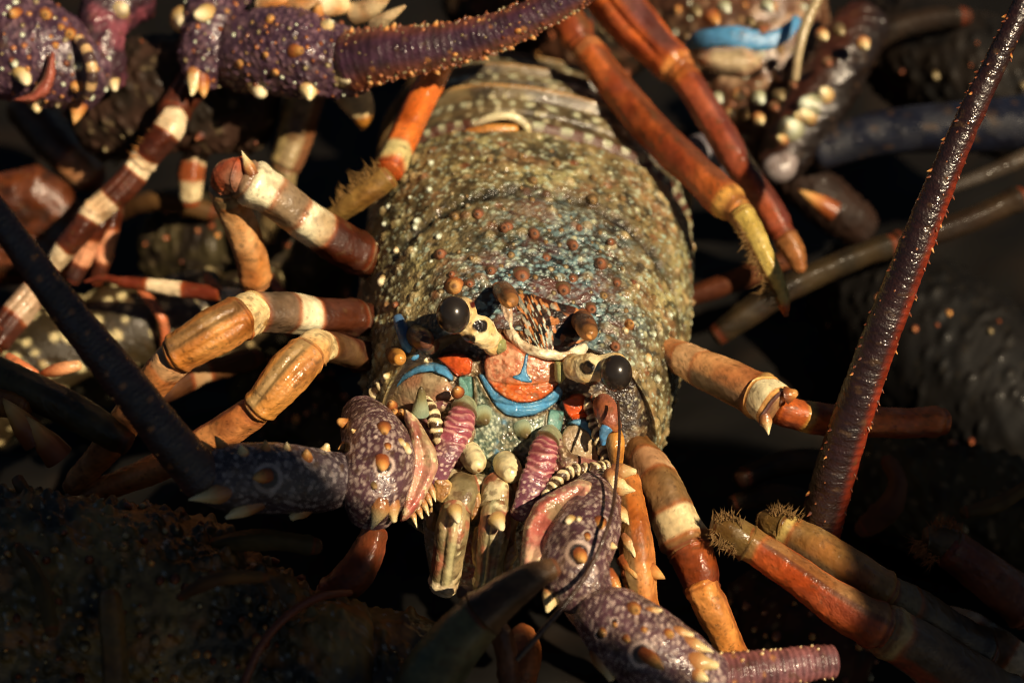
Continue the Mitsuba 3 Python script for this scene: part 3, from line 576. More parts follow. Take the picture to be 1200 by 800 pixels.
def seg(parent, pts, colf, n=150, m=150, cap=0.5, name='antenna_segment', disp=pdisp, mat='wet_shell'):
    T = tube(parent, name, pts, colf, mat, n, m, cap, disp=disp)
    return T, Surface(T.v, T.f)
def add_spines(T, S, items):
    """(px, py, radius px, length px, dx, dy, toward, kind)"""
    for a, b, r, ln, dx, dy, tw, kd in items:
        p, n = S.at(a, b); q = pxm(proj(p)[2])
        spine(T.key, kd, p - 0.3 * r * q * n, to_dir(dx, dy, tw), r * q, ln * q)
def scatter(T, S, seed, n, kinds, rmin, rmax, box, avoid=(), lift=0.9):
    rg = np.random.default_rng(seed); tk = [(a[0], a[1]) for a in avoid]; k = 0; tries = 0
    while k < n and tries < 4000:
        tries += 1
        a, b = rg.uniform(box[0], box[2]), rg.uniform(box[1], box[3])
        if S.tree.query([a, b])[0] > 2.5 or (tk and min((a - t[0]) ** 2 + (b - t[1]) ** 2 for t in tk) < 110): continue
        tk.append((a, b)); k += 1
        p, nn = S.at(a, b); r = rg.uniform(rmin, rmax) * pxm(proj(p)[2])
        spine(T.key, rg.choice(kinds), p - 0.2 * r * nn, nn - 0.3 * F - 0.3 * U, r, r * lift * rg.uniform(0.7, 1.2))
# left: second segment
TA, SA = seg(LOB, [(424, 486, 0.008, 24), (436, 510, -0.010, 36), (444, 545, -0.024, 42), (438, 580, -0.028, 38), (434, 602, -0.026, 28)], purple(PD, PM, PL, 0.0015, 100, [(450, 545, 8), (455, 522, 3.4), (404, 524, 6)]))
add_spines(TA, SA, [(450, 541, 9, 16, 0.1, 0.45, 0.8, 'orange_thorn'), (452, 500, 7, 14, 0.1, 0.3, 0.9, 'amber_nub'), (455, 521, 4.5, 6, 0.1, 0.3, 0.9, 'amber_nub'), (403, 496, 8, 13, -0.8, -0.4, 0.4, 'amber_nub'), (402, 524, 8, 12, -0.6, 0.2, 0.7, 'orange_thorn'),
    (474, 518, 5, 7, 0.6, 0.2, 0.6, 'cream_nub'), (479, 525, 6, 9, 0.6, 0.3, 0.6, 'cream_nub'), (440, 572, 5, 8, 0.2, 0.4, 0.8, 'brown_nub'), (447, 600, 13, 30, -0.2, 0.9, 0.2, 'cream_thorn'), (464, 596, 10, 26, 0.1, 0.95, 0.2, 'cream_thorn'), (413, 505, 4, 8, -0.6, -0.6, 0.4, 'cream_thorn')])
def fleshy(rc):
    def f(x, y, ds, w):
        o = mx(c(180, 120, 104), c(196, 158, 128), sm(0.35, 0.65, fb(w, 130, 3, 110)))
        o = mx(o, c(168, 66, 62), 0.75 * sm(0.48, 0.62, fb(w, 110, 3, rc)))
        o = mx(o, c(176, 170, 128), 0.6 * sm(0.55, 0.68, fb(w, 170, 3, 112)))
        k1, _, kr = cells(w, 0.0021, 113)
        return mx(o, c(228, 214, 168), sm(0.45, 0.3, k1) * sm(9, 4, ds) * 0.9)
    return f
puff(LOB, 'pink_membrane', [(474, 478), (488, 488), (499, 506), (511, 526), (514, 548), (505, 568), (493, 592), (477, 609), (468, 612), (472, 580), (480, 545), (480, 510), (474, 494)], lambda x, y: -0.013 - 0.00009 * (y - 500), 0.004, fleshy(111), 'wet_shell', rim=9, disp=lambda x, y, ds, w: -0.0016 * sm(5, 18, ds) + 0.0008 * (fb(w, 250, 3, 114) - 0.5))
for a, b in [(497, 590), (491, 598), (484, 604), (502, 583), (506, 574)]:
    spine(LOB, 'cream_thorn', P(a, b, -0.016), to_dir(0.35, 0.85, 0.2), 4.5 * pxm(), 17 * pxm(), 'membrane_spine')
# left: third segment, in the shade
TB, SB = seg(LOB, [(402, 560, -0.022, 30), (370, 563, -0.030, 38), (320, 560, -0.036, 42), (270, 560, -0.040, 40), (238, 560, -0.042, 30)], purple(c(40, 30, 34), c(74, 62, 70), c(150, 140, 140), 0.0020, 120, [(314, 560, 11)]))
add_spines(TB, SB, [(310, 558, 9, 17, -0.6, 0.1, 0.8, 'orange_thorn'), (252, 582, 14, 34, -0.9, 0.25, 0.3, 'cream_thorn'), (292, 598, 13, 32, -0.75, 0.4, 0.2, 'cream_thorn'), (352, 603, 12, 25, -0.6, 0.5, 0.2, 'cream_thorn'), (285, 528, 9, 16, -0.2, -0.8, 0.3, 'cream_thorn'), (312, 524, 7, 13, 0, -0.9, 0.3, 'orange_thorn'), (338, 524, 6, 12, 0, -0.9, 0.3, 'cream_thorn'),
    (362, 534, 8, 14, 0.1, -0.6, 0.5, 'orange_thorn'), (382, 520, 9, 18, 0.3, -0.9, 0.3, 'cream_thorn'), (243, 526, 9, 18, -0.5, -0.8, 0.3, 'orange_thorn'), (260, 522, 8, 18, -0.5, -0.8, 0.3, 'orange_thorn')])
# left flagellum
def flag(dark, mid, red, ringf, seed):
    def f(T):
        o = mx(dark, mid, fb(T.v, 120, 3, seed))
        o = mx(o, red, 0.7 * sm(0.35, 0.95, np.abs(np.sin(T.th))))
        o = mx(o, c(24, 16, 16), 0.22 * sm(0.2, 0.8, np.sin(T.s * ringf)) + 0.4 * sm(0.5, 0.7, fb(T.v, 200, 3, seed + 9)))
        k1, _, kr = cells(T.v, 0.0045, seed + 3)
        return mx(o, c(176, 120, 70), sm(0.25, 0.14, k1) * (kr > 0.5) * 0.7)
    return f
fl_disp = lambda rf, a=0.00003: (lambda T: a * np.sin(T.s * rf) + 0.0006 * (fb(T.v, 260, 3, 197) - 0.5))
def flag_spines(T, parent, seed, n, r0, r1, kind='orange_thorn', side_only=True, ln=1.6, name='antenna_spine'):
    rg = np.random.default_rng(seed); N = len(T.x)
    for k in range(n):
        i = int(8 + (N - 16) * (k + rg.random() * 0.7) / n); i = min(i, N - 8)
        a = rg.choice([-1, 1]) * (np.pi / 2 - abs(rg.normal(0.1, 0.35))) if side_only else rg.uniform(-1.5, 1.5)
        j = int((a / (2 * np.pi)) * T.v.shape[1]) % T.v.shape[1]
        p = T.v[i, j]; d = T.dir[i, j] + 0.7 * T.t[i]
        r = rg.uniform(r0, r1) * pxm(proj(p)[2])
        spine(parent, kind, p - 0.2 * r * T.dir[i, j], d, r, r * ln * rg.uniform(0.8, 1.3), name)
FL = tube(LOB, 'antenna', [(238, 560, -0.044, 28), (200, 516, -0.048, 26), (150, 452, -0.052, 24), (85, 372, -0.056, 21), (20, 284, -0.060, 18), (-60, 176, -0.066, 15)], flag(c(30, 22, 30), c(56, 42, 50), c(92, 50, 38), 3800, 130), 'wet_shell', 420, 36, disp=fl_disp(3800), label='dark violet left antenna running up out of the picture')
flag_spines(FL, FL.key, 131, 46, 1.2, 2.4)
# right: second segment
TC, SC = seg(LOB, [(700, 572, -0.006, 26), (692, 600, -0.022, 36), (680, 636, -0.034, 42), (674, 668, -0.040, 42), (690, 694, -0.040, 36)], purple(PD, PM, PL, 0.0015, 140, [(678, 648, 10), (688, 626, 3.6), (706, 612, 5)]))
add_spines(TC, SC, [(683, 650, 9, 17, 0.2, 0.3, 0.85, 'orange_thorn'), (689, 626, 4.5, 7, 0.1, 0.2, 0.9, 'amber_nub'), (706, 611, 8, 12, 0.1, 0.3, 0.9, 'amber_nub'), (665, 608, 6, 9, -0.4, 0, 0.8, 'cream_nub'), (677, 606, 5, 7, -0.1, -0.2, 0.9, 'cream_nub'), (640, 700, 14, 28, -0.25, 0.9, 0.4, 'cream_thorn'), (726, 676, 9, 22, 0.5, 0.6, 0.4, 'orange_thorn'), (719, 640, 6, 12, 0.8, 0.2, 0.5, 'cream_thorn')])
puff(LOB, 'pink_membrane', [(609, 668), (611, 640), (614, 614), (627, 588), (650, 574), (678, 560), (694, 565), (692, 584), (672, 600), (660, 620), (645, 648), (628, 668)], lambda x, y: -0.029 - 0.00016 * (y - 600) - 0.00002 * (x - 640), 0.005, fleshy(115), 'wet_shell', rim=9, disp=lambda x, y, ds, w: -0.0016 * sm(5, 18, ds) + 0.0008 * (fb(w, 250, 3, 116) - 0.5))
def joint(T):
    return mx(c(190, 140, 116), c(206, 176, 148), fb(T.v, 180, 3, 117))
tube(LOB, 'antenna_joint', [(676, 690, -0.036, 26), (700, 712, -0.040, 34), (716, 726, -0.042, 32)], lambda T: mx(joint(T), c(170, 60, 50), 0.6 * sm(0.55, 0.7, fb(T.v, 200, 2, 118))), 'wet_shell', 40, 60)
# right: third segment with its crown of spines
TD, SD = seg(LOB, [(700, 716, -0.044, 34), (722, 732, -0.048, 45), (755, 758, -0.052, 50), (795, 785, -0.054, 48), (835, 800, -0.054, 34)], purple(PD, c(108, 74, 84), c(204, 180, 170), 0.0014, 150, [(752, 766, 10), (732, 748, 4), (704, 743, 5), (720, 728, 3.4)]))
add_spines(TD, SD, [(760, 771, 9, 26, 0.6, 0.5, 0.6, 'orange_thorn'), (704, 778, 13, 34, 0.35, 0.8, 0.3, 'cream_thorn'), (742, 711, 9, 12, 0.2, -0.1, 0.9, 'amber_nub'), (764, 712, 6, 20, 0.95, -0.1, 0.3, 'cream_thorn'), (784, 740, 7, 12, 0.4, 0, 0.8, 'orange_thorn'), (800, 738, 8, 24, 0.95, 0.15, 0.3, 'cream_thorn'), (815, 752, 10, 30, 0.9, 0.25, 0.3, 'cream_thorn'),
    (822, 772, 13, 34, 0.95, 0.15, 0.35, 'cream_thorn'), (822, 790, 10, 18, 0.8, 0.3, 0.4, 'cream_thorn'), (720, 729, 4, 5, 0, 0, 1, 'amber_nub'), (704, 742, 6, 7, -0.2, 0.2, 0.9, 'amber_nub'), (732, 748, 5, 8, 0.3, 0.4, 0.8, 'amber_nub'), (755, 735, 4, 5, 0.3, 0, 0.9, 'amber_nub')])
FR = tube(LOB, 'antenna', [(826, 790, -0.052, 24), (860, 788, -0.050, 25), (905, 783, -0.048, 23), (950, 777, -0.046, 21), (976, 774, -0.045, 19)], flag(c(96, 62, 68), c(140, 94, 98), c(150, 90, 84), 3300, 160), 'wet_shell', 160, 44, cap=0.35, disp=fl_disp(3300, 0.00016), label='pink ringed stub of the right antenna')
flag_spines(FR, FR.key, 161, 22, 1.3, 2.6, 'cream_thorn')
# feeler hanging over the right antenna
tube(LOB, 'feeler', [(724, 470, -0.012, 1.5), (726, 510, -0.022, 1.8), (722, 560, -0.030, 2.1), (712, 618, -0.047, 2.5), (690, 668, -0.053, 3.0), (650, 722, -0.060, 3.4), (606, 772, -0.060, 3.8)], lambda T: mx(c(44, 30, 24), c(80, 54, 40), fb(T.v, 300, 2, 170)), 'wet_shell', 120, 14)

# ------------------------------------------------------------------ legs
def legc(a, b, bands=(), stripe=None, seed=0, speck=0.5, streak_c=None):
    """a, b: two mottled colours; bands: (u0, u1, colour) rings; stripe: (angle, width, colour) along the leg."""
    def f(T):
        o = mx(a, b, sm(0.3, 0.7, fb(T.v * 1.0, 110, 3, seed)))
        if stripe:
            for an, wd, sc in (stripe if isinstance(stripe, list) else [stripe]):
                o = mx(o, sc, sm(wd, wd * 0.5, np.abs(np.angle(np.exp(1j * (T.th - an))))) * 0.85)
        for u0, u1, bc in bands:
            wv = 0.03 * (nz(T.v, 200, seed + 2) - 0.5)
            e = sm(u0 - 0.02, u0 + 0.02, T.u + wv) * sm(u1 + 0.02, u1 - 0.02, T.u + wv)
            edge = np.clip(np.exp(-((T.u + wv - u0) / 0.03) ** 2) * (u0 > 0.02) + np.exp(-((T.u + wv - u1) / 0.03) ** 2) * (u1 < 0.98), 0, 1)
            o = mx(o, c(188, 92, 34), edge * 0.5)
            o = mx(o, mx(bc, bc * 0.86, fb(T.v, 260, 2, seed + 3)), e)
        k1, _, kr = cells(T.v, 0.0013, seed + 5)
        o = mx(o, c(70, 40, 18), speck * sm(0.30, 0.18, k1) * (kr > 0.6))
        o = mx(o, c(120, 52, 24), 0.75 * np.exp(-((T.u - 0.985) / 0.014) ** 2) + 0.6 * np.exp(-((T.u - 0.02) / 0.014) ** 2))
        return mx(o, o * c(190, 150, 110), 0.6 * sm(0.48, 0.7, fb(T.v, 60, 3, seed + 9)))
    return f
def shape_leg(T):
    ang = 0.055 * np.cos(3 * T.th + 0.6) + 0.03 * np.cos(5 * T.th + 2.0)
    end = 0.10 * np.exp(-((T.u - 0.93) / 0.045) ** 2) - 0.10 * np.exp(-((T.u - 0.985) / 0.02) ** 2) + 0.06 * np.exp(-((T.u - 0.05) / 0.03) ** 2)
    return T.r * (ang + end) + 0.0012 * (fb(T.v, 110, 3, 200) - 0.5) + 0.0003 * (fb(T.v, 700, 2, 201) - 0.5)
lplain = shape_leg
ldisp = lambda T: shape_leg(T) - 0.13 * T.r * np.exp(-((np.abs(T.th) - 0.35) / 0.12) ** 2) * sm(0.03, 0.2, T.u) * sm(0.97, 0.8, T.u)
WHITE = c(238, 228, 190); TAN = c(196, 130, 68); OCHRE = c(200, 138, 66); GREY = c(128, 108, 84); RUST = c(150, 66, 24)
def leg(parent, name='leg', label=None):
    k = key_of(parent, name)
    if label: labels[k] = {'label': label}
    return k
def limb(lg, name, pts, colf, groove=False, n=120, m=72, cap=0.3, mat='smooth_shell'):
    return tube(lg, name, pts, colf, mat, n, m, cap, disp=ldisp if groove else lplain)
lg = leg(LOB)
limb(lg, 'hip', [(476, 332, 0.080, 20), (428, 303, 0.048, 22), (414, 296, 0.043, 23)], legc(c(84, 40, 22), c(70, 34, 20), (), None, 214))
limb(lg, 'thigh', [(425, 300, 0.045, 24), (400, 286, 0.040, 25), (366, 264, 0.034, 24), (320, 230, 0.028, 25), (287, 210, 0.025, 26)], legc(GREY, c(150, 126, 96), [(0.36, 0.56, WHITE), (0.80, 0.985, WHITE), (0.0, 0.34, c(84, 40, 22))], None, 210))
limb(lg, 'knee', [(283, 206, 0.024, 22), (268, 206, 0.026, 19), (262, 216, 0.030, 14)], legc(c(166, 120, 96), c(190, 80, 34), (), None, 211))
tz = limb(lg, 'shin', [(262, 220, 0.032, 17), (275, 250, 0.040, 20), (292, 292, 0.046, 19), (300, 335, 0.052, 17)], legc(TAN, c(216, 166, 112), [(0, 0.12, c(170, 150, 110))], (1.4, 0.7, c(150, 84, 44)), 212))
spine(lg, 'cream_thorn', P(292, 196, 0.02), to_dir(-0.4, -0.8, 0.1), 8 * pxm(), 22 * pxm())
lg = leg(LOB)
limb(lg, 'hip', [(478, 386, 0.068, 19), (424, 374, 0.032, 20), (408, 373, 0.027, 21)], legc(c(76, 38, 22), c(64, 32, 20), (), None, 224))
limb(lg, 'thigh', [(420, 372, 0.030, 22), (385, 372, 0.022, 22), (345, 368, 0.014, 24), (302, 366, 0.006, 24), (284, 368, 0.004, 22)], legc(c(96, 82, 66), c(122, 104, 84), [(0.42, 0.60, WHITE), (0.88, 1.0, c(232, 196, 128)), (0.0, 0.40, c(76, 38, 22))], None, 220))
limb(lg, 'knee', [(296, 366, 0.004, 24), (284, 374, 0.000, 25), (276, 384, -0.002, 21)], legc(c(226, 196, 140), c(236, 214, 164), [(0.8, 1.0, c(196, 112, 52))], None, 221))
limb(lg, 'shin', [(284, 370, -0.003, 25), (255, 386, -0.006, 28), (228, 402, -0.007, 26), (202, 417, -0.006, 22)], legc(OCHRE, c(206, 140, 74), (), [(0.5, 0.55, c(150, 126, 84)), (2.2, 0.5, c(150, 90, 50))], 222), True)
limb(lg, 'foot', [(207, 416, -0.004, 20), (186, 440, 0.000, 21), (150, 490, 0.008, 20), (112, 540, 0.016, 17), (84, 572, 0.024, 13)], legc(c(186, 122, 68), c(206, 140, 82), [(0, 0.1, c(196, 150, 104))], (1.5, 0.7, c(140, 76, 40)), 223))
lg = leg(LOB)
limb(lg, 'hip', [(486, 442, 0.062, 16), (434, 422, 0.032, 17), (418, 417, 0.024, 17)], legc(c(76, 38, 22), c(64, 32, 20), (), None, 234))
limb(lg, 'thigh', [(430, 420, 0.030, 18), (400, 410, 0.016, 18), (372, 406, 0.004, 18)], legc(c(110, 84, 54), c(76, 38, 22), [(0.86, 1, c(230, 206, 150))], None, 230))
limb(lg, 'knee', [(374, 402, 0.002, 18), (366, 412, -0.002, 22), (362, 424, -0.003, 18)], legc(c(226, 200, 146), c(214, 160, 96), (), None, 231))
limb(lg, 'shin', [(362, 414, -0.004, 23), (340, 436, -0.008, 26), (318, 462, -0.009, 23), (300, 482, -0.008, 19)], legc(OCHRE, c(200, 138, 76), (), [(0.5, 0.5, c(150, 126, 84)), (2.2, 0.5, c(150, 90, 50))], 232), True)
limb(lg, 'foot', [(302, 480, -0.006, 18), (272, 500, -0.002, 20), (220, 530, 0.006, 19), (150, 562, 0.016, 16), (96, 580, 0.024, 12)], legc(c(190, 116, 62), c(206, 140, 82), (), (1.5, 0.7, c(120, 60, 34)), 233))
lg = leg(LOB)
limb(lg, 'hip', [(716, 396, 0.074, 16), (766, 407, 0.036, 17), (780, 412, 0.031, 18)], legc(c(120, 72, 44), c(100, 58, 36), (), None, 244))
limb(lg, 'thigh', [(770, 408, 0.034, 18), (800, 420, 0.026, 20), (850, 444, 0.016, 24), (900, 468, 0.010, 27)], legc(c(176, 118, 72), c(200, 148, 96), [(0.27, 0.42, c(226, 180, 130)), (0.9, 1.0, c(226, 190, 120))], (0.9, 0.8, c(82, 76, 60)), 240))
limb(lg, 'knee', [(892, 464, 0.009, 26), (903, 472, 0.006, 27), (910, 478, 0.005, 25)], legc(c(222, 180, 108), c(206, 140, 76), [(0.2, 0.72, c(236, 222, 176)), (0.86, 1.0, c(110, 84, 84))], None, 241), cap=0.12)
spine(lg, 'cream_thorn', P(898, 494, 0.0), to_dir(0.2, 0.8, 0.2), 8 * pxm(), 16 * pxm())
spine(lg, 'amber_nub', P(926, 462, 0.0), to_dir(0.8, -0.2, 0.3), 8 * pxm(), 11 * pxm())
limb(lg, 'shin', [(912, 480, 0.008, 17), (960, 491, 0.010, 19), (1040, 495, 0.014, 18), (1108, 494, 0.018, 16)], legc(c(176, 84, 32), c(196, 104, 44), [(0.15, 0.2, c(200, 160, 80))], (1.2, 0.8, c(96, 46, 24)), 242))
lg = leg(LOB)
limb(lg, 'thigh', [(738, 520, 0.020, 20), (762, 550, 0.008, 24), (785, 594, 0.000, 27), (806, 642, -0.004, 27)], legc(c(120, 92, 58), c(150, 112, 66), [(0.28, 0.44, c(206, 168, 128)), (0.74, 0.92, c(228, 206, 156))], (1.3, 0.6, c(96, 60, 36)), 250))
limb(lg, 'knee', [(808, 644, -0.004, 25), (818, 668, -0.006, 24), (824, 694, -0.005, 20)], legc(c(150, 76, 36), c(104, 50, 28), (), None, 251))
limb(lg, 'shin', [(820, 684, -0.008, 19), (832, 708, -0.008, 20), (850, 745, -0.004, 18), (872, 790, 0.002, 16)], legc(c(206, 130, 58), c(214, 146, 78), (), (-1.5, 0.6, c(150, 84, 44)), 252))
# short mouth legs in the middle
def mouthc(k):
    def f(T):
        o = mx(c(120, 108, 76), c(160, 140, 100), sm(0.35, 0.65, fb(T.v, 160, 3, k)))
        o = mx(o, c(168, 92, 70), 0.75 * sm(0.5, 0.62, fb(T.v, 130, 3, k + 30)))
        o = mx(o, c(228, 214, 170), 0.85 * sm(0.6, 0.68, fb(T.v, 210, 3, k + 31)))
        return mx(o, c(80, 48, 26), 0.6 * sm(0.6, 0.7, fb(T.v, 330, 3, k + 32)))
    return f
lg = leg(LOB, 'mouth_leg')
limb(lg, 'thigh', [(544, 566, -0.004, 17), (541, 582, -0.009, 22), (534, 600, -0.011, 19)], mouthc(260), mat='wet_shell')
limb(lg, 'shin', [(534, 594, -0.012, 16), (530, 620, -0.015, 20), (525, 655, -0.013, 18), (520, 690, -0.009, 18)], lambda T: mx(mx(mouthc(261)(T), c(196, 188, 140), 0.6 * sm(0.28, 0.1, np.abs(T.th + 0.2))), c(226, 208, 168), sm(0.84, 0.88, T.u)), True, mat='wet_shell')
spine(lg, 'cream_nub', P(534, 602, -0.022), to_dir(0.2, 0.6, 0.7), 8 * pxm(), 18 * pxm())
lg = leg(LOB, 'mouth_leg')
limb(lg, 'thigh', [(580, 568, -0.004, 16), (583, 584, -0.009, 20), (581, 600, -0.011, 18)], mouthc(262), mat='wet_shell')
limb(lg, 'shin', [(582, 594, -0.012, 15), (579, 620, -0.015, 19), (575, 650, -0.013, 17), (570, 690, -0.009, 16)], lambda T: mx(mouthc(263)(T), c(176, 180, 140), 0.5 * sm(0.3, 0.1, np.abs(T.th - 0.3))), True, mat='wet_shell')
spine(lg, 'cream_nub', P(584, 612, -0.022), to_dir(0.3, 0.5, 0.7), 8 * pxm(), 16 * pxm())
limb(LOB, 'mouth_leg', [(550, 600, 0.000, 12), (548, 640, 0.000, 13), (548, 690, 0.004, 12)], legc(c(160, 84, 46), c(180, 120, 80), (), None, 264))
def lowerc(x, y, ds, w):
    o = mx(c(120, 116, 86), c(172, 152, 118), sm(0.35, 0.65, fb(w, 170, 3, 267)))
    o = mx(o, c(176, 92, 84), 0.8 * sm(0.5, 0.62, fb(w, 140, 3, 268)))
    o = mx(o, c(226, 212, 172), 0.85 * sm(0.58, 0.66, fb(w, 260, 3, 269)))
    return mx(o, c(206, 200, 170), 0.7 * sm(0.4, 0.28, cells(w, 0.0016, 270)[0]))
puff(LOB, 'lower_face_plate', [(500, 560), (530, 548), (570, 556), (612, 556), (628, 580), (618, 620), (612, 660), (600, 690), (556, 700), (508, 694), (498, 640), (494, 596)], lambda x, y: -0.002 + 0.00004 * (y - 560), 0.005, lowerc, 'wet_shell', rim=22, step=1.2, disp=rough_face(0.0032))
for k in range(16):
    a, b = 504 + (k * 37) % 112, 566 + (k * 53) % 96
    spine(LOB, ['cream_thorn', 'cream_nub', 'amber_nub'][k % 3], P(a, b, -0.008), to_dir(0.4 * math.sin(k * 1.7), 0.7, 0.6), (3.2 + k % 3) * pxm(), (7 + 2 * (k % 4)) * pxm(), 'face_spine')
flapc = lambda x, y, ds, w: mx(mx(c(128, 82, 40), c(176, 132, 78), fb(w, 300, 3, 266)), c(214, 186, 124), 0.7 * sm(4, 0.5, ds))
for poly, dz in [([(506, 562), (518, 556), (530, 566), (528, 580), (518, 590), (506, 584), (509, 574)], -0.012), ([(548, 582), (562, 576), (566, 590), (562, 604), (552, 612), (547, 600)], -0.010), ([(556, 618), (564, 612), (566, 640), (560, 668), (554, 660), (552, 640)], -0.009), ([(592, 640), (604, 632), (608, 650), (600, 662), (606, 676), (594, 684), (588, 664)], -0.010), ([(498, 600), (506, 592), (512, 606), (508, 624), (500, 618)], -0.008)]:
    puff(LOB, 'mouth_plate', poly, dz, 0.002, flapc, 'wet_shell', rim=6, step=1.0, smoothk=2, disp=rough_face(0.0012))
puff(LOB, 'mouth_plate', [(600, 560), (614, 575), (612, 600), (604, 625), (606, 650), (594, 655), (590, 620), (592, 585)], -0.006, 0.003, lambda x, y, ds, w: mx(c(150, 104, 52), c(176, 130, 76), fb(w, 300, 3, 265)))
# spiny outer leg right of the antenna base
lg = leg(LOB)
TS = limb(lg, 'thigh', [(732, 560, -0.002, 17), (740, 600, -0.012, 19), (747, 650, -0.016, 21), (752, 700, -0.016, 19), (754, 726, -0.014, 17)], legc(c(196, 120, 54), c(206, 140, 80), (), [(0.6, 0.5, c(130, 108, 70))], 270))
for a, b, dx, dy in [(730, 552, 0.9, 0.0), (728, 572, 0.95, 0.1), (727, 602, 0.5, 0.5), (738, 636, 0.3, 0.6), (738, 662, 0.3, 0.5), (744, 676, 0.5, 0.5), (762, 668, 0.8, 0.4), (746, 694, 0.3, 0.6), (724, 566, 0.6, 0.3), (718, 560, 0.1, 0.6)]:
    spine(lg, 'cream_thorn' if b < 640 else 'orange_thorn', P(a, b, -0.018), to_dir(dx, dy, 0.45), 10 * pxm(), 22 * pxm())

# ------------------------------------------------------------------ the violet lobster at the top left
ZO[0] = 0.045
LV = thing('spiny_lobster', 'violet lobster at top left with cream spines and a thick antenna above the olive tail', 'lobster')
vio = purple(c(40, 26, 40), c(78, 52, 70), c(128, 98, 108), 0.0022, 300)
vd = lambda T: 0.0026 * (fb(T.v, 140, 4, 301) - 0.5) + 0.0007 * sm(0.5, 0.1, cells(T.v, 0.0026, 299)[0]) + 0.0004 * (nz(T.v, 600, 302) - 0.5)
T1, S1 = seg(LV, [(-60, 20, 0.050, 60), (0, 45, 0.040, 66), (60, 70, 0.034, 58), (110, 96, 0.034, 36)], vio, disp=vd, m=110, n=110)
scatter(T1, S1, 303, 60, ['amber_nub', 'rust_nub', 'dusk_nub', 'rust_nub', 'dark_thorn', 'pearl_nub'], 1.6, 5, (0, 0, 130, 130))
add_spines(T1, S1, [(26, 92, 11, 20, 0.3, 0.6, 0.6, 'cream_nub'), (90, 104, 10, 14, 0, 0.4, 0.8, 'amber_nub'), (85, 40, 9, 12, 0.2, 0, 0.9, 'amber_nub'), (18, 14, 8, 14, -0.2, 0, 0.9, 'amber_nub'), (55, 18, 8, 14, 0.2, 0, 0.9, 'amber_nub'), (45, 130, 10, 16, 0.2, 0.6, 0.5, 'cream_thorn'), (92, 128, 11, 24, -0.1, 0.95, 0.3, 'orange_thorn')])
puff(LV, 'pink_fold', [(12, 118), (35, 110), (50, 92), (58, 62), (64, 60), (66, 90), (58, 112), (36, 122)], 0.016, 0.004, lambda x, y, ds, w: mx(c(140, 66, 52), c(170, 96, 76), fb(w, 200, 2, 304)))
tube(LV, 'ringed_ridge', [(92, 46, 0.02, 6), (104, 66, 0.016, 7), (108, 90, 0.016, 7), (102, 112, 0.02, 6)], lambda T: mx(c(70, 52, 50), c(206, 170, 120), sm(-0.1, 0.4, np.sin(T.s * 1100))), n=60, m=20)
T2, S2 = seg(LV, [(150, -10, 0.046, 40), (120, 30, 0.040, 30), (122, 62, 0.036, 26), (128, 96, 0.040, 18)], lambda T: mx(c(56, 34, 44), c(128, 66, 78), sm(0.4, 0.65, fb(T.v, 150, 3, 305))), disp=vd, m=60, n=60)
add_spines(T2, S2, [(145, 10, 10, 18, 0.4, 0, 0.8, 'cream_nub'), (135, 100, 7, 16, 0.2, 0.6, 0.6, 'cream_nub')])
T3, S3 = seg(LV, [(262, -20, 0.052, 34), (250, 20, 0.040, 36), (244, 60, 0.034, 34), (236, 96, 0.034, 20)], vio, disp=vd, m=90, n=90)
scatter(T3, S3, 306, 34, ['amber_nub', 'rust_nub', 'dusk_nub', 'dark_thorn', 'pearl_nub'], 1.4, 4, (215, 0, 290, 110))
add_spines(T3, S3, [(236, 18, 11, 20, -0.4, 0.1, 0.8, 'cream_nub'), (224, 88, 12, 28, -0.1, 0.9, 0.4, 'cream_thorn'), (240, 100, 9, 18, 0.2, 0.9, 0.3, 'orange_thorn'), (178, 6, 13, 18, 0, 0.3, 0.9, 'cream_nub')])
T4, S4 = seg(LV, [(268, 62, 0.040, 38), (300, 62, 0.032, 48), (345, 62, 0.024, 52), (390, 72, 0.020, 44), (425, 76, 0.020, 34)], vio, disp=vd, m=140, n=140)
add_spines(T4, S4, [(346, 60, 8, 13, 0.5, 0.05, 0.8, 'amber_nub'), (302, 106, 12, 18, 0.1, 0.6, 0.6, 'cream_nub'), (362, 106, 14, 20, 0.1, 0.7, 0.5, 'cream_thorn'), (406, 94, 13, 18, 0.4, 0.3, 0.8, 'cream_nub'), (314, 22, 8, 10, 0, -0.4, 0.8, 'amber_nub'), (278, 76, 5, 7, 0, 0, 1, 'amber_nub'), (308, 65, 5, 7, 0, 0, 1, 'amber_nub'), (322, 86, 5, 8, 0, 0.3, 1, 'amber_nub'), (372, 14, 8, 16, 0.1, -0.7, 0.5, 'amber_nub'), (386, 28, 10, 18, 0.4, -0.4, 0.7, 'cream_thorn')])
scatter(T4, S4, 307, 80, ['rust_nub', 'dusk_nub', 'pearl_nub', 'brown_nub', 'dark_thorn', 'rust_nub'], 1.2, 3.6, (270, 20, 430, 118), [(346, 60)])
FV = tube(LV, 'antenna', [(415, 72, 0.014, 36), (450, 64, 0.010, 32), (510, 56, 0.006, 27), (580, 38, 0.002, 23), (640, 12, -0.002, 20), (710, -28, -0.006, 18)], flag(c(46, 28, 44), c(78, 46, 62), c(130, 74, 48), 2600, 310), 'wet_shell', 300, 60, disp=fl_disp(2600, 0.00006), label='thick violet antenna with a fringe of small amber spines')
flag_spines(FV, FV.key, 311, 90, 1.3, 3.4, 'rust_nub', True, 1.0)
flag_spines(FV, FV.key, 314, 90, 1.2, 2.8, 'dark_thorn', True, 2.0)
flag_spines(FV, FV.key, 315, 24, 2.2, 4.2, 'orange_thorn', True, 1.5)
flag_spines(FV, FV.key, 313, 60, 1.0, 2.6, 'dusk_nub', True, 1.3)
flag_spines(FV, FV.key, 312, 60, 0.8, 1.8, 'dusk_nub', False, 1.2)
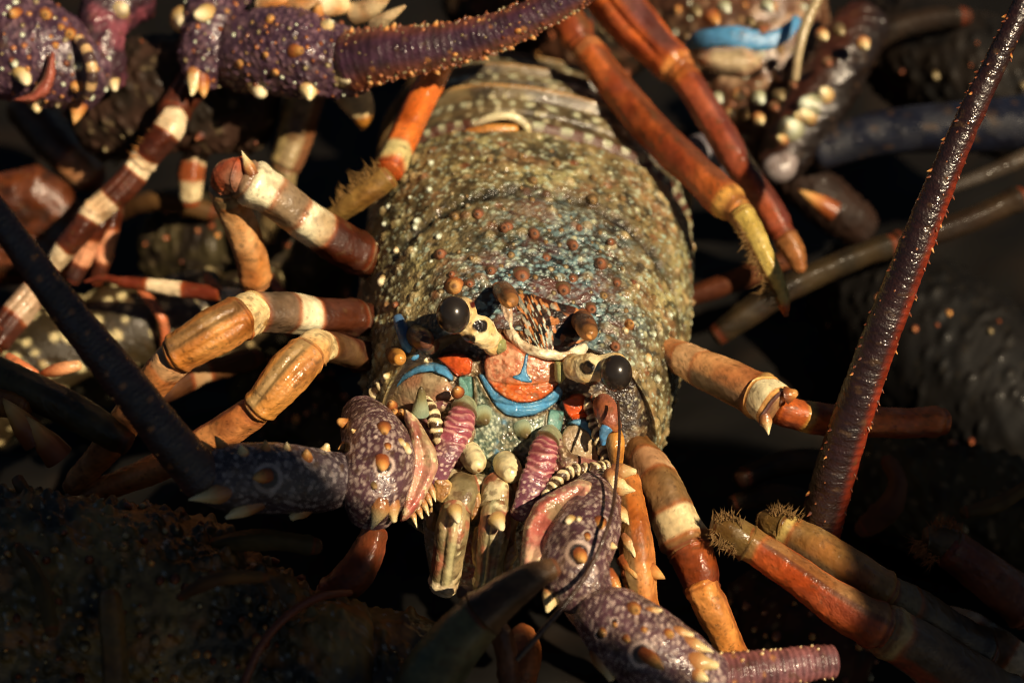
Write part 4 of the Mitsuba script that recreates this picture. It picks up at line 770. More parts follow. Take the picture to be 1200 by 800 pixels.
for pts, dx in [([(440, 30, 0.02, 9), (455, 20, 0.014, 7), (474, 8, 0.010, 2)], 1), ([(418, 16, 0.03, 14), (438, 6, 0.024, 12), (452, -8, 0.02, 8)], 1), ([(345, 10, 0.03, 16), (370, 4, 0.026, 18), (400, 4, 0.03, 14)], 0), ([(310, 6, 0.034, 14), (330, -2, 0.03, 14), (350, -10, 0.03, 10)], 0)]:
    tube(LV, 'brow_spine', pts, lambda T: mx(c(200, 130, 66), c(226, 204, 160), sm(0.2, 0.7, fb(T.v, 120, 2, 313))), n=30, m=24)
# its banded legs
DK = c(58, 26, 18)
def banded(parent, segs, seed, nm=('thigh', 'knee', 'shin', 'foot'), a=DK, b=c(84, 40, 24), bands=(), groove=True, label=None):
    lg = leg(parent, label=label)
    for k, (pts, bd) in enumerate(segs):
        limb(lg, nm[k % 4], pts, legc(a, b, bd, None, seed + k * 7), groove and k % 2 == 0)
    return lg
CW = c(240, 216, 176)
lg = banded(LV, [([(240, 60, 0.06, 20), (222, 100, 0.046, 20), (202, 134, 0.036, 19)], []), ([(206, 132, 0.034, 14), (198, 150, 0.032, 18), (180, 172, 0.032, 17), (164, 194, 0.034, 15)], [(0.0, 0.35, CW), (0.82, 1.0, CW)]),
    ([(168, 188, 0.034, 14), (148, 214, 0.034, 17), (120, 240, 0.034, 16), (104, 252, 0.034, 14)], [(0.0, 0.18, CW), (0.66, 1.0, CW)]), ([(108, 248, 0.032, 14), (92, 272, 0.032, 14), (70, 300, 0.034, 12), (58, 316, 0.036, 9)], [(0.0, 0.1, CW), (0.62, 0.92, CW)])], 320, label='dark brown leg with cream bands')
lg2 = banded(LV, [([(128, 240, 0.05, 9), (112, 270, 0.05, 12), (100, 296, 0.052, 11), (84, 330, 0.054, 9)], [(0.45, 0.75, c(236, 170, 130))]), ([(140, 220, 0.056, 9), (130, 262, 0.056, 11), (124, 290, 0.056, 10), (112, 330, 0.06, 8)], [(0.45, 0.75, c(236, 170, 130))])], 330)
lg3 = banded(LV, [([(60, 318, 0.034, 10), (44, 338, 0.03, 16), (20, 366, 0.026, 18), (-10, 404, 0.024, 17)], [(0.3, 0.62, c(190, 160, 130))]), ([(-4, 380, 0.02, 10), (-20, 410, 0.02, 14), (-50, 440, 0.02, 12)], [])], 340)
bristles(LV, [(P(200 - 3.3 * k + rng.uniform(-2, 2), 138 + 3.8 * k, 0.03), to_dir(-0.9, -0.1 + rng.uniform(-0.2, 0.2), 0.4), 0.0055, 0.0004) for k in range(14)], c(190, 130, 70))

# ------------------------------------------------------------------ single legs that reach in from lobsters outside the picture
OR1, OR2 = c(184, 96, 44), c(140, 62, 32)
def fringe(path, n, seed, ln, spread=(1, 1), r=0.00038):
    rg = np.random.default_rng(seed); pts = np.array([list(q[:3]) + [path[0][3], path[0][4]] for q in path], float); out = []
    t = np.linspace(0, 1, len(pts))
    for k in range(n):
        u = rg.random(); q = [np.interp(u, t, pts[:, j]) for j in range(3)]
        a = rg.uniform(0, 2 * np.pi)
        out.append((P(q[0] + rg.normal(0, 2), q[1] + rg.normal(0, 2), q[2]), to_dir(pts[0, 3] + spread[0] * rg.normal(0, 0.45), pts[0, 4] + spread[1] * rg.normal(0, 0.45), rg.uniform(-0.2, 0.9)), ln * rg.uniform(0.6, 1.2), r * rg.uniform(0.7, 1.2)))
    return out
HAIR = c(120, 92, 54)
LUP = thing('spiny_lobster', 'lobster reaching in from above the picture, only its long orange hairy-tipped legs showing', 'lobster')
LR = leg(LUP, label='long orange leg with a hairy yellow tip')
ZO[0] = 0.0
limb(LR, 'thigh', [(590, -90, 0.130, 23), (640, -10, 0.112, 21), (665, 24, 0.104, 20), (682, 50, 0.100, 18)], legc(OR1, OR2, (), (-0.9, 0.7, c(110, 80, 50)), 400))
limb(LR, 'shin', [(686, 54, 0.099, 18), (730, 112, 0.090, 20), (790, 178, 0.072, 21), (842, 226, 0.058, 21), (866, 246, 0.052, 17)], legc(OR1, OR2, [(0.0, 0.03, c(214, 150, 90)), (0.93, 1.0, c(214, 160, 80))], (-0.9, 0.8, c(96, 56, 36)), 401), n=120)
limb(LR, 'foot', [(868, 248, 0.050, 15), (886, 280, 0.047, 14), (904, 318, 0.045, 12), (916, 346, 0.045, 9), (921, 370, 0.045, 3)], legc(c(176, 150, 74), c(200, 178, 100), [(0.9, 1.0, c(186, 84, 24))], (1.2, 0.6, c(140, 80, 36)), 402))
bristles(LR, fringe([(868, 262, 0.046, -0.8, 0.5), (884, 300, 0.044), (900, 340, 0.044), (914, 356, 0.044)], 80, 403, 0.0055) + fringe([(892, 282, 0.046, 0.8, 0.3), (912, 320, 0.044), (922, 345, 0.044)], 45, 404, 0.0026), HAIR)
LR2 = leg(LUP, label='red brown leg bent below its first joint')
limb(LR2, 'thigh', [(680, -70, 0.130, 32), (715, -8, 0.118, 31), (752, 38, 0.108, 27), (798, 84, 0.100, 20)], legc(c(196, 100, 44), c(160, 74, 40), [(0.95, 1.0, c(220, 150, 80))], (-0.6, 0.75, c(84, 54, 58)), 410), True)
limb(LR2, 'shin', [(800, 84, 0.099, 16), (820, 116, 0.095, 17), (862, 186, 0.088, 18), (900, 244, 0.083, 17), (918, 274, 0.081, 15)], legc(c(150, 72, 48), c(176, 92, 58), [(0.0, 0.05, c(222, 140, 66))], (-0.9, 0.8, c(90, 44, 40)), 411))
limb(LR2, 'foot', [(920, 278, 0.081, 15), (932, 298, 0.080, 13), (938, 318, 0.080, 6)], legc(c(150, 100, 56), c(176, 110, 66), (), None, 412))
LM = leg(LUP, label='bright orange leg with a hairy foot')
ZO[0] = 0.045
limb(LM, 'shin', [(530, 40, 0.036, 16), (506, 92, 0.030, 17), (478, 150, 0.020, 17), (456, 200, 0.010, 17)], legc(c(206, 100, 36), c(214, 118, 48), [(0.84, 0.97, c(206, 190, 130)), (0.97, 1.0, c(196, 86, 30))], (1.3, 0.6, c(150, 64, 26)), 420))
limb(LM, 'foot', [(456, 206, 0.010, 14), (440, 218, 0.010, 14), (410, 240, 0.012, 13), (385, 258, 0.016, 10)], legc(c(120, 92, 46), c(150, 116, 60), (), None, 421))
bristles(LM, fringe([(450, 196, 0.008, -0.6, -0.8), (425, 212, 0.008), (395, 240, 0.011)], 70, 422, 0.0055), c(130, 98, 52))
LG = leg(LV, label='grey glossy leg')
limb(LG, 'shin', [(362, 96, 0.060, 22), (350, 140, 0.058, 22), (340, 178, 0.058, 20), (330, 200, 0.058, 15)], legc(c(120, 92, 64), c(160, 140, 104), (), [(0.8, 0.6, c(170, 150, 100)), (-1.2, 0.7, c(120, 70, 40))], 430))
limb(LG, 'foot', [(334, 196, 0.058, 13), (330, 220, 0.060, 15), (320, 250, 0.062, 13), (312, 280, 0.066, 10)], legc(c(120, 104, 70), c(150, 130, 90), (), None, 431))
LC = leg(LV, label='pale cream leg tip')
limb(LC, 'foot', [(398, 92, 0.050, 20), (414, 112, 0.046, 20), (424, 132, 0.046, 15), (426, 150, 0.048, 5)], legc(c(170, 146, 104), c(206, 184, 136), [(0.8, 1.0, c(196, 130, 50))], None, 435))
limb(LC, 'shin', [(382, 60, 0.056, 20), (390, 80, 0.052, 20), (400, 96, 0.050, 18)], legc(c(120, 92, 64), c(150, 120, 84), (), None, 436))
ZO[0] = 0.0
LS = thing('spiny_lobster', 'dark lobster at the left whose cream spotted tail shows behind the dark antenna', 'lobster')
LW = leg(LS, label='thin dark red leg with cream bands')
limb(LW, 'shin', [(140, 330, 0.070, 6), (175, 334, 0.068, 8), (220, 340, 0.066, 9), (285, 348, 0.064, 9)], legc(c(90, 36, 22), c(120, 50, 28), [(0.24, 0.5, CW), (0.84, 1.0, CW)], None, 440))
limb(LW, 'foot', [(142, 330, 0.070, 5), (120, 326, 0.072, 4), (100, 330, 0.074, 2)], legc(c(90, 36, 22), c(120, 50, 28), (), None, 441))
ZO[0] = 0.045
LO = leg(LV)
limb(LO, 'shin', [(30, 120, 0.10, 26), (60, 160, 0.095, 26), (90, 192, 0.09, 24), (112, 216, 0.09, 16)], legc(c(70, 44, 24), c(96, 62, 34), [(0.72, 0.95, c(196, 150, 110))], None, 445))
LO2 = leg(LV, label='small brown and cream leg piece')
limb(LO2, 'shin', [(250, 120, 0.075, 13), (238, 160, 0.07, 14), (224, 200, 0.068, 15), (224, 240, 0.07, 10)], legc(c(120, 56, 28), c(150, 80, 40), [(0.0, 0.45, c(60, 36, 22)), (0.5, 0.62, c(206, 180, 140)), (0.78, 0.96, c(226, 206, 160))], None, 447))
# lower right
ZO[0] = 0.0
LLR = thing('spiny_lobster', 'lobster at lower right, only its orange and olive legs with hairy ends in view', 'lobster')
L1 = leg(LLR, label='orange and olive leg with a hairy end')
limb(L1, 'foot', [(836, 616, -0.010, 14), (850, 620, -0.010, 19), (866, 630, -0.010, 21), (880, 638, -0.010, 20)], legc(c(84, 70, 40), c(120, 96, 52), (), None, 450))
limb(L1, 'shin', [(872, 632, -0.010, 19), (910, 656, -0.012, 21), (960, 692, -0.014, 24), (1006, 722, -0.016, 27), (1038, 738, -0.016, 26)], legc(c(180, 84, 38), c(136, 60, 32), [(0.0, 0.10, c(140, 104, 56))], [(-0.9, 0.8, c(150, 112, 68)), (-0.35, 0.13, c(100, 60, 44))], 451), n=120)
limb(L1, 'thigh', [(1036, 738, -0.014, 30), (1070, 756, -0.012, 32), (1120, 790, -0.008, 36), (1180, 836, -0.002, 40)], legc(c(76, 62, 48), c(100, 80, 60), [(0.0, 0.10, c(170, 140, 90))], (1.0, 0.6, c(150, 60, 28)), 452))
bristles(L1, fringe([(838, 612, -0.014, 0.1, -0.9), (850, 606, -0.014), (872, 618, -0.014)], 60, 453, 0.0042) + fringe([(832, 624, -0.014, -0.3, 0.8), (846, 634, -0.014), (864, 644, -0.014)], 60, 454, 0.0042), HAIR)
L2 = leg(LLR, label='olive leg with a hairy end')
limb(L2, 'foot', [(892, 608, 0.006, 12), (904, 612, 0.004, 17), (920, 618, 0.002, 18)], legc(c(100, 84, 48), c(130, 106, 58), (), None, 460))
limb(L2, 'shin', [(912, 616, 0.003, 18), (950, 640, 0.001, 24), (1000, 672, -0.002, 27), (1040, 700, -0.002, 26)], legc(c(150, 100, 50), c(126, 96, 54), [(0, 0.1, c(196, 170, 100))], [(0.9, 0.7, c(84, 70, 50))], 461), n=100)
limb(L2, 'thigh', [(1036, 698, -0.001, 24), (1062, 712, 0.002, 28), (1100, 738, 0.008, 30), (1150, 770, 0.014, 32)], legc(c(56, 50, 44), c(90, 76, 56), [(0.0, 0.2, c(120, 110, 84))], None, 462))
bristles(L2, fringe([(902, 604, 0.000, 0.2, -0.9), (918, 600, 0.000), (934, 612, 0.000)], 60, 463, 0.0046), HAIR)
L3 = leg(LLR, label='dim brown leg with a hairy end')
limb(L3, 'foot', [(1084, 632, 0.020, 14), (1100, 634, 0.020, 20), (1120, 642, 0.020, 21)], legc(c(60, 50, 30), c(84, 66, 38), (), None, 470))
limb(L3, 'shin', [(1112, 640, 0.020, 22), (1150, 668, 0.020, 26), (1210, 716, 0.020, 28)], legc(c(90, 40, 22), c(110, 56, 28), (), None, 471))
bristles(L3, fringe([(1092, 616, 0.018, -0.2, -0.9), (1110, 614, 0.018), (1128, 622, 0.018)], 40, 472, 0.0045) + fringe([(1074, 634, 0.016, -0.7, 0.5), (1082, 646, 0.016), (1096, 656, 0.016)], 60, 473, 0.006), c(130, 80, 40))
L4 = leg(LLR, label='pale banded leg')
limb(L4, 'shin', [(1090, 728, 0.03, 20), (1126, 736, 0.026, 24), (1160, 756, 0.024, 26), (1215, 800, 0.022, 28)], legc(c(70, 50, 34), c(96, 70, 46), [(0.12, 0.36, c(190, 170, 140)), (0.7, 0.85, c(180, 160, 130))], None, 475))
LRA = thing('spiny_lobster', 'lobster hidden in the dark at right, only its long spiny red-edged antenna showing', 'lobster')
L5 = leg(LRA, label='faint olive leg')
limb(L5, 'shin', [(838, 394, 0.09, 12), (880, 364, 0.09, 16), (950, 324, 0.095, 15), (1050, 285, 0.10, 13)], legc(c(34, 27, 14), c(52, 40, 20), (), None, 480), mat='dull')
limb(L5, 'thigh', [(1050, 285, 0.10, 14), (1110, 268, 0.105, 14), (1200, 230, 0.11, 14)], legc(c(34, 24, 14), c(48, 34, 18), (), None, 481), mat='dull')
# right antenna
RA = LRA
def rac(T):
    o = mx(c(26, 15, 17), c(48, 26, 24), fb(T.v, 130, 3, 500))
    o = mx(o, c(150, 54, 28), (0.5 + 0.6 * fb(T.v, 140, 3, 504)) * sm(0.2, 0.5, T.u) * sm(0.35, 0.9, np.sin(T.th + 0.0) * RSGN))
    return mx(o, c(24, 14, 16), 0.35 * sm(0.2, 0.8, np.sin(T.s * 2600)))
RSGN = -1
TR = tube(RA, 'antenna', [(1240, -90, -0.020, 10), (1192, 20, -0.020, 13), (1130, 150, -0.018, 16), (1070, 296, -0.014, 20), (1012, 450, -0.006, 23), (974, 570, 0.004, 25), (955, 640, 0.014, 26)], rac, 'wet_shell', 420, 40, disp=fl_disp(2600, 0.00006))
flag_spines(TR, TR.key, 501, 60, 1.3, 2.3, 'dark_thorn', True, 2.2)
flag_spines(TR, TR.key, 503, 16, 1.5, 2.6, 'orange_thorn', True, 2.2)
flag_spines(TR, TR.key, 502, 46, 1.0, 1.8, 'rust_nub', False, 1.1)
LDA = thing('spiny_lobster', 'lobster beyond the right edge, only its smooth blue-black antenna lying out of focus in view', 'lobster')
DA = LDA
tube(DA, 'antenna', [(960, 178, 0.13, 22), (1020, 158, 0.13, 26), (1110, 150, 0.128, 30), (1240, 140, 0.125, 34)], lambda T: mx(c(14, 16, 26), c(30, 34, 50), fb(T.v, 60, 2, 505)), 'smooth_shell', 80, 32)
DA2 = LDA
tube(DA2, 'feeler', [(1100, 226, 0.12, 6), (1150, 206, 0.12, 9), (1230, 172, 0.12, 11)], lambda T: mx(c(48, 42, 38), c(76, 66, 54), fb(T.v, 90, 2, 506)), 'smooth_shell', 50, 20)

# ------------------------------------------------------------------ the lobster behind, top right: face out of focus
LT = thing('spiny_lobster', 'out of focus brown spiny lobster at top right with a blue brow and cream spines', 'lobster')
TT, ST = seg(LT, [(800, -60, 0.20, 120), (860, 20, 0.18, 110), (890, 110, 0.17, 80), (890, 160, 0.18, 50)], lambda T: mx(mx(c(60, 42, 32), c(110, 70, 46), fb(T.v, 130, 3, 510)), c(180, 150, 120), 0.8 * sm(0.4, 0.25, cells(T.v, 0.005, 511)[0])), name='carapace', disp=vd, m=120, n=100)
tube(LT, 'blue_band', [(806, 52, 0.120, 6), (830, 45, 0.112, 12), (868, 44, 0.108, 13), (900, 48, 0.110, 11), (922, 38, 0.112, 9), (934, 22, 0.116, 5)], bl, 'wet_shell', 60, 32, flat=0.5, disp=lambda T: 0.0012 * (fb(T.v, 200, 3, 517) - 0.5))
puff(LT, 'beige_lobe', [(814, 66), (835, 56), (870, 54), (894, 64), (892, 80), (872, 92), (840, 88), (820, 80)], 0.108, 0.010, beige, 'wet_shell')
scatter(TT, ST, 516, 70, ['red_nub', 'dusk_nub', 'brown_nub', 'amber_nub', 'pearl_nub'], 2.5, 6, (790, 0, 960, 190))
for a, b, r, kd in [(866, 112, 11, 'cream_nub'), (890, 116, 9, 'pearl_nub'), (856, 132, 9, 'cream_nub'), (872, 134, 8, 'brown_nub'), (890, 140, 10, 'cream_nub'), (914, 112, 8, 'cream_nub'), (836, 22, 11, 'amber_nub'), (816, 14, 8, 'cream_nub'), (892, 34, 9, 'red_nub'), (880, 26, 7, 'cream_nub'), (964, 42, 11, 'cream_nub'), (984, 36, 8, 'cream_nub'), (1012, 52, 12, 'cream_nub'), (970, 74, 7, 'red_nub'), (912, 90, 8, 'red_nub'), (908, 126, 7, 'red_nub'), (850, 10, 8, 'pearl_nub'), (900, 8, 9, 'pearl_nub'), (930, 100, 6, 'red_nub'), (842, 116, 7, 'pearl_nub')]:
    spine(TT.key, {'cream_nub': 'dusk_nub' if r < 9 else 'cream_thorn'}.get(kd, kd), P(a, b, 0.110), to_dir(0.3, 0.5, 0.7), 0.8 * r * pxm(0.11), r * 1.3 * pxm(0.11))
tube(LT, 'feeler', [(962, -10, 0.10, 6), (944, 30, 0.10, 6), (936, 60, 0.10, 5.5), (932, 92, 0.102, 5)], lambda T: mx(c(140, 124, 92), c(186, 168, 130), fb(T.v, 150, 2, 512)), 'wet_shell', 50, 16)
TX, SX = seg(LT, [(1010, 30, 0.14, 34), (980, 84, 0.13, 36), (940, 146, 0.128, 34), (912, 196, 0.128, 26)], lambda T: mx(c(26, 18, 16), c(90, 44, 24), sm(-0.6, 0.9, np.sin(T.th)) * fb(T.v, 80, 2, 513)), disp=vd, m=60, n=60)
for k in range(8):
    spine(TX.key, ['cream_thorn', 'cream_nub', 'pearl_nub'][k % 3], P(916 + 6.6 * k + 3 * math.sin(k * 2.1), 160 - 7.0 * k + 3 * math.cos(k * 3.3), 0.118), to_dir(-0.5 + 0.4 * math.sin(k), -0.2, 0.8), (7 + 3 * (k % 3)) * pxm(0.11), 14 * pxm(0.11))
tube(LT, 'leg', [(906, 190, 0.12, 14), (912, 198, 0.12, 17), (924, 186, 0.12, 13)], lambda T: mx(c(120, 110, 110), c(170, 160, 160), fb(T.v, 90, 2, 514)), 'smooth_shell', 30, 20)
tube(LT, 'leg', [(800, 190, 0.11, 22), (830, 180, 0.115, 24), (860, 200, 0.12, 20)], lambda T: mx(c(60, 56, 70), c(120, 116, 120), fb(T.v, 90, 2, 515)), 'smooth_shell', 30, 24)
seg(LT, [(900, 176, 0.15, 22), (950, 220, 0.145, 30), (1010, 268, 0.15, 24)], lambda T: mx(c(22, 15, 12), c(50, 30, 20), fb(T.v, 120, 3, 518)), disp=vd, m=60, n=60, mat='dull')
for a, b, dx in [(950, 236, -0.9)]:
    spine(LT, 'orange_thorn', P(964, 240, 0.12), to_dir(-0.85, -0.5, 0.2), 11 * pxm(0.12), 34 * pxm(0.12), 'spine')

# ------------------------------------------------------------------ spotted dark lobster at the left, dark lobster in the shade at lower left
def dots(T):
    o = mx(c(32, 26, 14), c(56, 44, 22), fb(T.v, 120, 3, 520))
    k1, _, kr = cells(T.v, 0.0046, 521)
    return mx(o, c(206, 190, 140), sm(0.42, 0.3, k1) * (kr > 0.3))
for k, (pts, r) in enumerate([([(-30, 470), (60, 410), (110, 395)], 62), ([(90, 420), (140, 385), (185, 370)], 60), ([(165, 395), (215, 368), (262, 355)], 56), ([(245, 380), (290, 360), (330, 350)], 52)]):
    tube(LS, 'tail_segment', [(x, y + 10, 0.105 + 0.004 * k, r * q) for (x, y), q in zip(pts, (1.0, 1.05, 1.0))], dots, 'wet_shell', 60, 90, cap=0.25, disp=lambda T: 0.0006 * (fb(T.v, 200, 3, 522) - 0.5))
    tube(LS, 'tail_rim', [(pts[2][0] - 20, pts[2][1] - 30, 0.086 + 0.004 * k, 5), (pts[2][0] + 4, pts[2][1] + 2, 0.082 + 0.004 * k, 6), (pts[2][0] + 8, pts[2][1] + 40, 0.088 + 0.004 * k, 5)], lambda T: mx(c(170, 84, 48), c(206, 120, 76), fb(T.v, 150, 2, 523)), 'wet_shell', 40, 16)
tube(LS, 'tail_rim', [(10, 418, 0.040, 5), (28, 432, 0.036, 8), (42, 438, 0.036, 5)], c(206, 120, 76), 'wet_shell', 30, 16)
tube(LS, 'tail_rim', [(50, 438, 0.04, 4), (72, 432, 0.036, 8), (92, 428, 0.036, 6)], lambda T: mx(c(190, 84, 30), c(226, 170, 120), T.u), 'wet_shell', 30, 16)
LD = thing('spiny_lobster', 'dark mottled spiny lobster lying in deep shade across the lower left corner', 'lobster')
def darkc(T):
    o = mx(c(34, 34, 22), c(128, 106, 60), sm(0.35, 0.7, fb(T.v, 70, 4, 530)))
    o = mx(o, c(150, 98, 44), 0.7 * sm(0.56, 0.70, fb(T.v, 150, 3, 531)))
    return mx(o, c(140, 146, 142), 0.8 * sm(0.24, 0.14, cells(T.v, 0.004, 532)[0]))
dd = lambda T: 0.010 * (fb(T.v, 60, 5, 533) - 0.5) + 0.0022 * sm(0.5, 0.1, cells(T.v, 0.005, 536)[0]) + 0.0014 * (fb(T.v, 420, 3, 534) - 0.5)
TLD = tube(LD, 'carapace', [(-120, 720, -0.010, 150), (0, 725, -0.016, 150), (140, 735, -0.020, 140), (260, 760, -0.022, 122), (330, 790, -0.022, 100)], darkc, 'dark_wet', 260, 300, cap=0.4, disp=dd)
SLD = Surface(TLD.v, TLD.f)
scatter(TLD, SLD, 537, 110, ['dark_thorn', 'dusk_nub', 'brown_nub', 'orange_thorn', 'dark_thorn'], 2.0, 6.5, (0, 585, 400, 800), lift=1.8)
tube(LD, 'tail_segment', [(320, 800, -0.024, 104), (370, 800, -0.026, 104), (420, 800, -0.026, 96)], darkc, 'dark_wet', 60, 140, cap=0.3, disp=dd)
tube(LD, 'tail_segment', [(410, 810, -0.022, 96), (460, 810, -0.020, 94), (510, 815, -0.018, 84)], darkc, 'dark_wet', 60, 140, cap=0.3, disp=dd)
tube(LD, 'tail_rim', [(410, 694, -0.038, 4), (372, 700, -0.048, 5), (338, 720, -0.054, 5), (306, 756, -0.058, 5), (284, 806, -0.058, 5)], lambda T: mx(c(96, 44, 26), c(120, 60, 34), fb(T.v, 120, 2, 535)), 'dark_wet', 60, 16)
lg = leg(LD)
limb(lg, 'shin', [(128, 694, -0.062, 11), (130, 720, -0.064, 14), (134, 770, -0.066, 15), (138, 830, -0.068, 16)], legc(c(120, 84, 36), c(90, 70, 34), (), (1.4, 0.8, c(60, 50, 26)), 540))
lg = leg(LD)
limb(lg, 'foot', [(652, 664, -0.062, 11), (624, 676, -0.064, 18), (590, 700, -0.066, 24), (560, 724, -0.066, 28)], legc(c(76, 54, 34), c(104, 76, 48), (), None, 541))
limb(lg, 'shin', [(566, 718, -0.064, 28), (540, 746, -0.066, 32), (505, 795, -0.066, 36), (480, 850, -0.066, 38)], legc(c(70, 76, 52), c(104, 96, 62), (), None, 542))
lg = leg(LD)
limb(lg, 'foot', [(540, 690, -0.046, 8), (566, 716, -0.05, 12), (590, 750, -0.052, 13), (596, 800, -0.05, 13)], legc(c(120, 76, 50), c(90, 60, 40), (), None, 544))
lg = leg(LD)
limb(lg, 'foot', [(440, 620, -0.01, 14), (430, 650, -0.012, 20), (410, 680, -0.012, 22), (380, 700, -0.01, 18)], legc(c(120, 60, 34), c(90, 50, 30), (), None, 546))
lg = leg(LD)
limb(lg, 'foot', [(610, 740, -0.03, 14), (616, 760, -0.034, 18), (606, 800, -0.036, 20)], legc(c(160, 96, 50), c(120, 70, 40), (), None, 547))
limb(LD, 'antenna', [(20, 560, -0.012, 6), (60, 608, -0.018, 10), (120, 616, -0.022, 10), (190, 622, -0.024, 7)], legc(c(110, 76, 34), c(84, 60, 30), (), None, 548))
LO3 = leg(LD, label='dark olive leg')
limb(LO3, 'shin', [(-40, 425, 0.02, 22), (30, 455, 0.012, 22), (100, 490, 0.006, 20), (150, 520, 0.004, 15)], legc(c(52, 48, 28), c(76, 66, 38), (), None, 550))
limb(LO3, 'foot', [(-30, 470, 0.014, 16), (10, 472, 0.01, 18), (34, 478, 0.008, 12)], legc(c(150, 96, 40), c(120, 76, 34), (), None, 551))
for a, b in [(56, 520), (30, 500)]:
    spine(LO3, 'orange_thorn', P(a, b, 0.004), to_dir(-0.6, -0.8, 0.3), 16 * pxm(), 44 * pxm())

# rust brown shell at the left, behind the banded leg
puff(LS, 'carapace', [(-60, 230), (-10, 205), (44, 192), (80, 216), (108, 256), (134, 296), (126, 322), (60, 332), (-60, 340)], lambda x, y: 0.125 + 0.0001 * (y - 260), 0.012, lambda x, y, ds, w: mx(mx(c(70, 32, 12), c(104, 52, 20), sm(0.3, 0.7, fb(w, 90, 4, 560))), c(30, 18, 10), 0.7 * sm(0.5, 0.7, fb(w, 160, 3, 561))), 'wet_shell', rim=40, step=2.0, thick=0.01, disp=lambda x, y, ds, w: 0.004 * (fb(w, 120, 4, 562) - 0.5), label='rust brown shell')
# plank outside the picture (in front, to the right) whose shade lies over the lower left
PL = thing('wooden_plank', 'weathered wooden plank standing in front of the heap, outside the picture, shading the lower left', 'plank')
Sd = SUN / np.linalg.norm(SUN)
A = P(-60, 215, -0.045) + Sd * 0.75; Bq = P(700, 770, -0.045) + Sd * 0.75
ex = (Bq - A) / np.linalg.norm(Bq - A); ln = np.linalg.norm(Bq - A)
ey = np.cross(ex, Sd); ey /= np.linalg.norm(ey)
if ey @ U > 0: ey = -ey
ez = np.cross(ex, ey)
b = trimesh.creation.box((ln + 0.06, 0.20, 0.018)); b = b.subdivide().subdivide()
v = (A + Bq) / 2 + ey * 0.10 + (b.vertices @ np.stack([ex, ey, ez], 0))
put(PL, 'board', v, b.faces, mx(c(90, 76, 58), c(130, 112, 88), fb(v * np.array([1, 1, 1]), 40, 4, 570)), 'dull', smooth=False)

PL2 = thing('wooden_plank', 'second weathered plank, upright at the right outside the picture, shading the right side', 'plank')
E1 = P(1015, 840, -0.045) + Sd * 0.75; E2 = P(1130, 345, -0.018) + Sd * 0.75
ey = (E2 - E1) / np.linalg.norm(E2 - E1); ex = np.cross(ey, Sd); ex /= np.linalg.norm(ex)
if ex @ R < 0: ex = -ex
ez = np.cross(ex, ey)
b = trimesh.creation.box((0.22, np.linalg.norm(E2 - E1), 0.018)); b = b.subdivide().subdivide()
v = (E1 + E2) / 2 + ex * 0.11 + (b.vertices @ np.stack([ex, ey, ez], 0))
put(PL2, 'board', v, b.faces, mx(c(90, 76, 58), c(130, 112, 88), fb(v, 40, 4, 571)), 'dull', smooth=False)
# pale crescents where the shell meets the tail
tube(LOB, 'shell_hinge', [(556, 146, 0.074, 3), (576, 138, 0.071, 5), (600, 137, 0.070, 5), (616, 147, 0.071, 5), (620, 156, 0.073, 3)], lambda T: mx(c(206, 196, 150), c(230, 222, 186), fb(T.v, 200, 2, 580)), n=50, m=20)
tube(LOB, 'shell_hinge', [(532, 164, 0.074, 4), (552, 156, 0.071, 6), (580, 152, 0.070, 7), (604, 152, 0.071, 6)], lambda T: mx(c(150, 86, 34), c(196, 140, 66), fb(T.v, 160, 2, 581)), n=50, m=20)

# dim shells, legs and feelers that fill the heap behind
def murk(a, b, k):
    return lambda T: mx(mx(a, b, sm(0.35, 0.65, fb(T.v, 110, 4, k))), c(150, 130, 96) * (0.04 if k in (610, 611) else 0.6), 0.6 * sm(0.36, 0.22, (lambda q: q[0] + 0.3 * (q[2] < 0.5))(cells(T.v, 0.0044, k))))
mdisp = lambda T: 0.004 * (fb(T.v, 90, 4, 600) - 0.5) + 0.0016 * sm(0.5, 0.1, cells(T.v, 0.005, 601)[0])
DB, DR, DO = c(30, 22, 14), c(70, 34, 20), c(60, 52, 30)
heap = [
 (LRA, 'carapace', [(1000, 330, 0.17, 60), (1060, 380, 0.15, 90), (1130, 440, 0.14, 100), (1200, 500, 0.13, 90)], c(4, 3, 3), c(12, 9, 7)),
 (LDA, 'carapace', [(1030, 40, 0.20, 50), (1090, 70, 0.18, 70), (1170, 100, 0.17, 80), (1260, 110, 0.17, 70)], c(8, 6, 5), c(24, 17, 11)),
 (LLR, 'carapace', [(1010, 560, 0.10, 50), (1080, 580, 0.09, 64), (1160, 600, 0.085, 70), (1240, 620, 0.08, 66)], DB, DO),
 (LLR, 'carapace', [(880, 700, 0.07, 40), (920, 740, 0.06, 60), (960, 800, 0.05, 70)], DB, DR),
 (LS, 'carapace', [(200, 280, 0.16, 60), (290, 300, 0.15, 70), (380, 320, 0.14, 60)], DB, DO),
 (LS, 'tail_segment', [(300, 440, 0.13, 40), (350, 480, 0.12, 50), (400, 520, 0.11, 40)], DB, DO),
 (LV, 'carapace', [(120, 130, 0.12, 60), (200, 110, 0.11, 70), (300, 120, 0.11, 60)], DB, c(60, 40, 30)),
 (LUP, 'carapace', [(560, -20, 0.20, 60), (640, 10, 0.19, 70), (740, 30, 0.18, 60)], DB, c(80, 50, 34)),
]
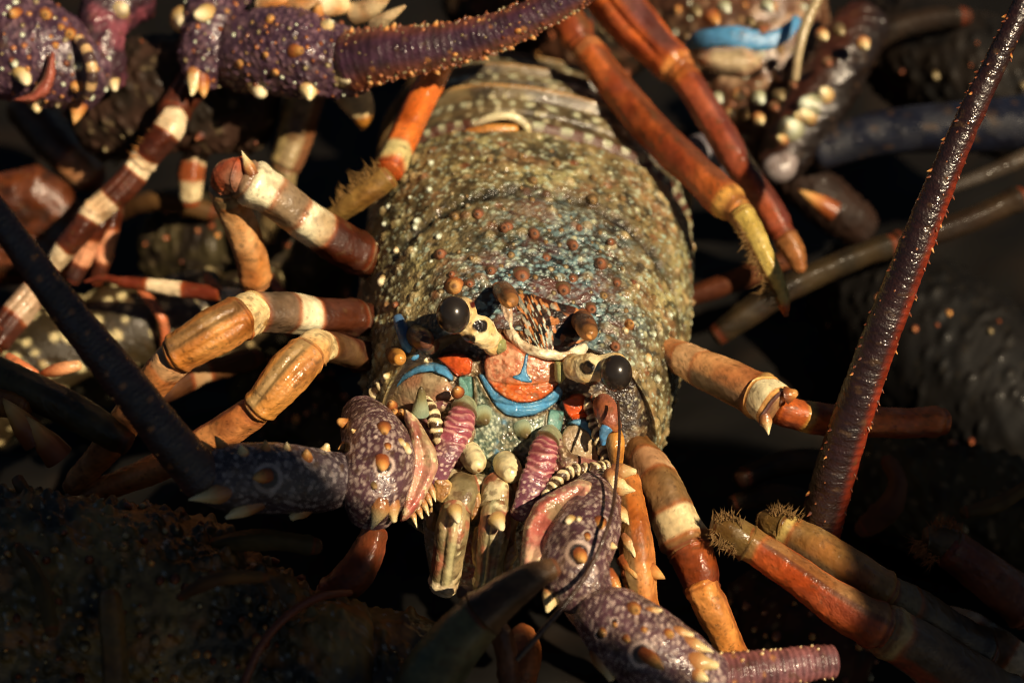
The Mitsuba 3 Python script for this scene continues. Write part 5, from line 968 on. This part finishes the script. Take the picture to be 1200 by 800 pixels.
for k, (par, nm, pts, a, b_) in enumerate(heap):
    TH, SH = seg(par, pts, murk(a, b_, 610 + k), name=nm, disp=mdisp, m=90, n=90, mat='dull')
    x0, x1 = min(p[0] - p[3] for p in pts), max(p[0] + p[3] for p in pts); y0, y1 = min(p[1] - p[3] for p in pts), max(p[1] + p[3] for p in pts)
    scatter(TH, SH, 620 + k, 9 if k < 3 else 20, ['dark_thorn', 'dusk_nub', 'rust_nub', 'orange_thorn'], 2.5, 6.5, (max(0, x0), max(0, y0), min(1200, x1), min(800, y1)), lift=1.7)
dim = [
 (LRA, [(800, 350, 0.11, 10), (860, 330, 0.11, 13), (930, 300, 0.11, 10)], DR, c(110, 60, 30), []),
 (LRA, [(1010, 620, 0.05, 10), (1040, 596, 0.05, 16), (1052, 570, 0.052, 12), (1040, 540, 0.06, 8)], c(110, 66, 40), c(84, 46, 28), []),
 (LRA, [(870, 560, 0.06, 12), (930, 540, 0.07, 14), (1000, 545, 0.08, 12)], DB, c(70, 48, 28), []),
 (LDA, [(1000, 60, 0.15, 10), (1060, 30, 0.15, 14), (1130, 20, 0.15, 12)], DB, c(50, 36, 24), []),
 (LLR, [(1130, 600, 0.03, 7), (1170, 590, 0.03, 9), (1215, 560, 0.03, 8)], c(90, 70, 34), c(60, 48, 26), []),
 (LLR, [(860, 590, 0.06, 9), (900, 580, 0.06, 12), (960, 590, 0.06, 10)], DB, c(66, 44, 26), []),
 (LS, [(180, 470, 0.05, 9), (230, 440, 0.06, 13), (300, 420, 0.07, 12)], c(70, 40, 20), c(110, 70, 34), [(0.4, 0.55, c(190, 160, 120))]),
 (LS, [(140, 250, 0.14, 9), (190, 235, 0.13, 12), (250, 250, 0.13, 10)], c(110, 78, 40), c(80, 56, 30), []),
 (LD, [(250, 640, -0.03, 9), (300, 632, -0.035, 12), (370, 640, -0.035, 10)], c(100, 80, 44), c(70, 60, 34), []),
 (LD, [(20, 640, -0.045, 6), (50, 690, -0.06, 9), (60, 740, -0.065, 8)], c(100, 80, 44), c(70, 60, 34), []),
 (LD, [(210, 700, -0.065, 5), (250, 680, -0.065, 8), (310, 676, -0.06, 6)], c(130, 90, 44), c(90, 60, 34), []),
]
for k, (par, pts, a, b_, bands) in enumerate(dim):
    limb(leg(par), 'shin', pts, legc(a * 0.7, b_ * 0.7, bands, None, 640 + k), mat='dull', cap=0.8)
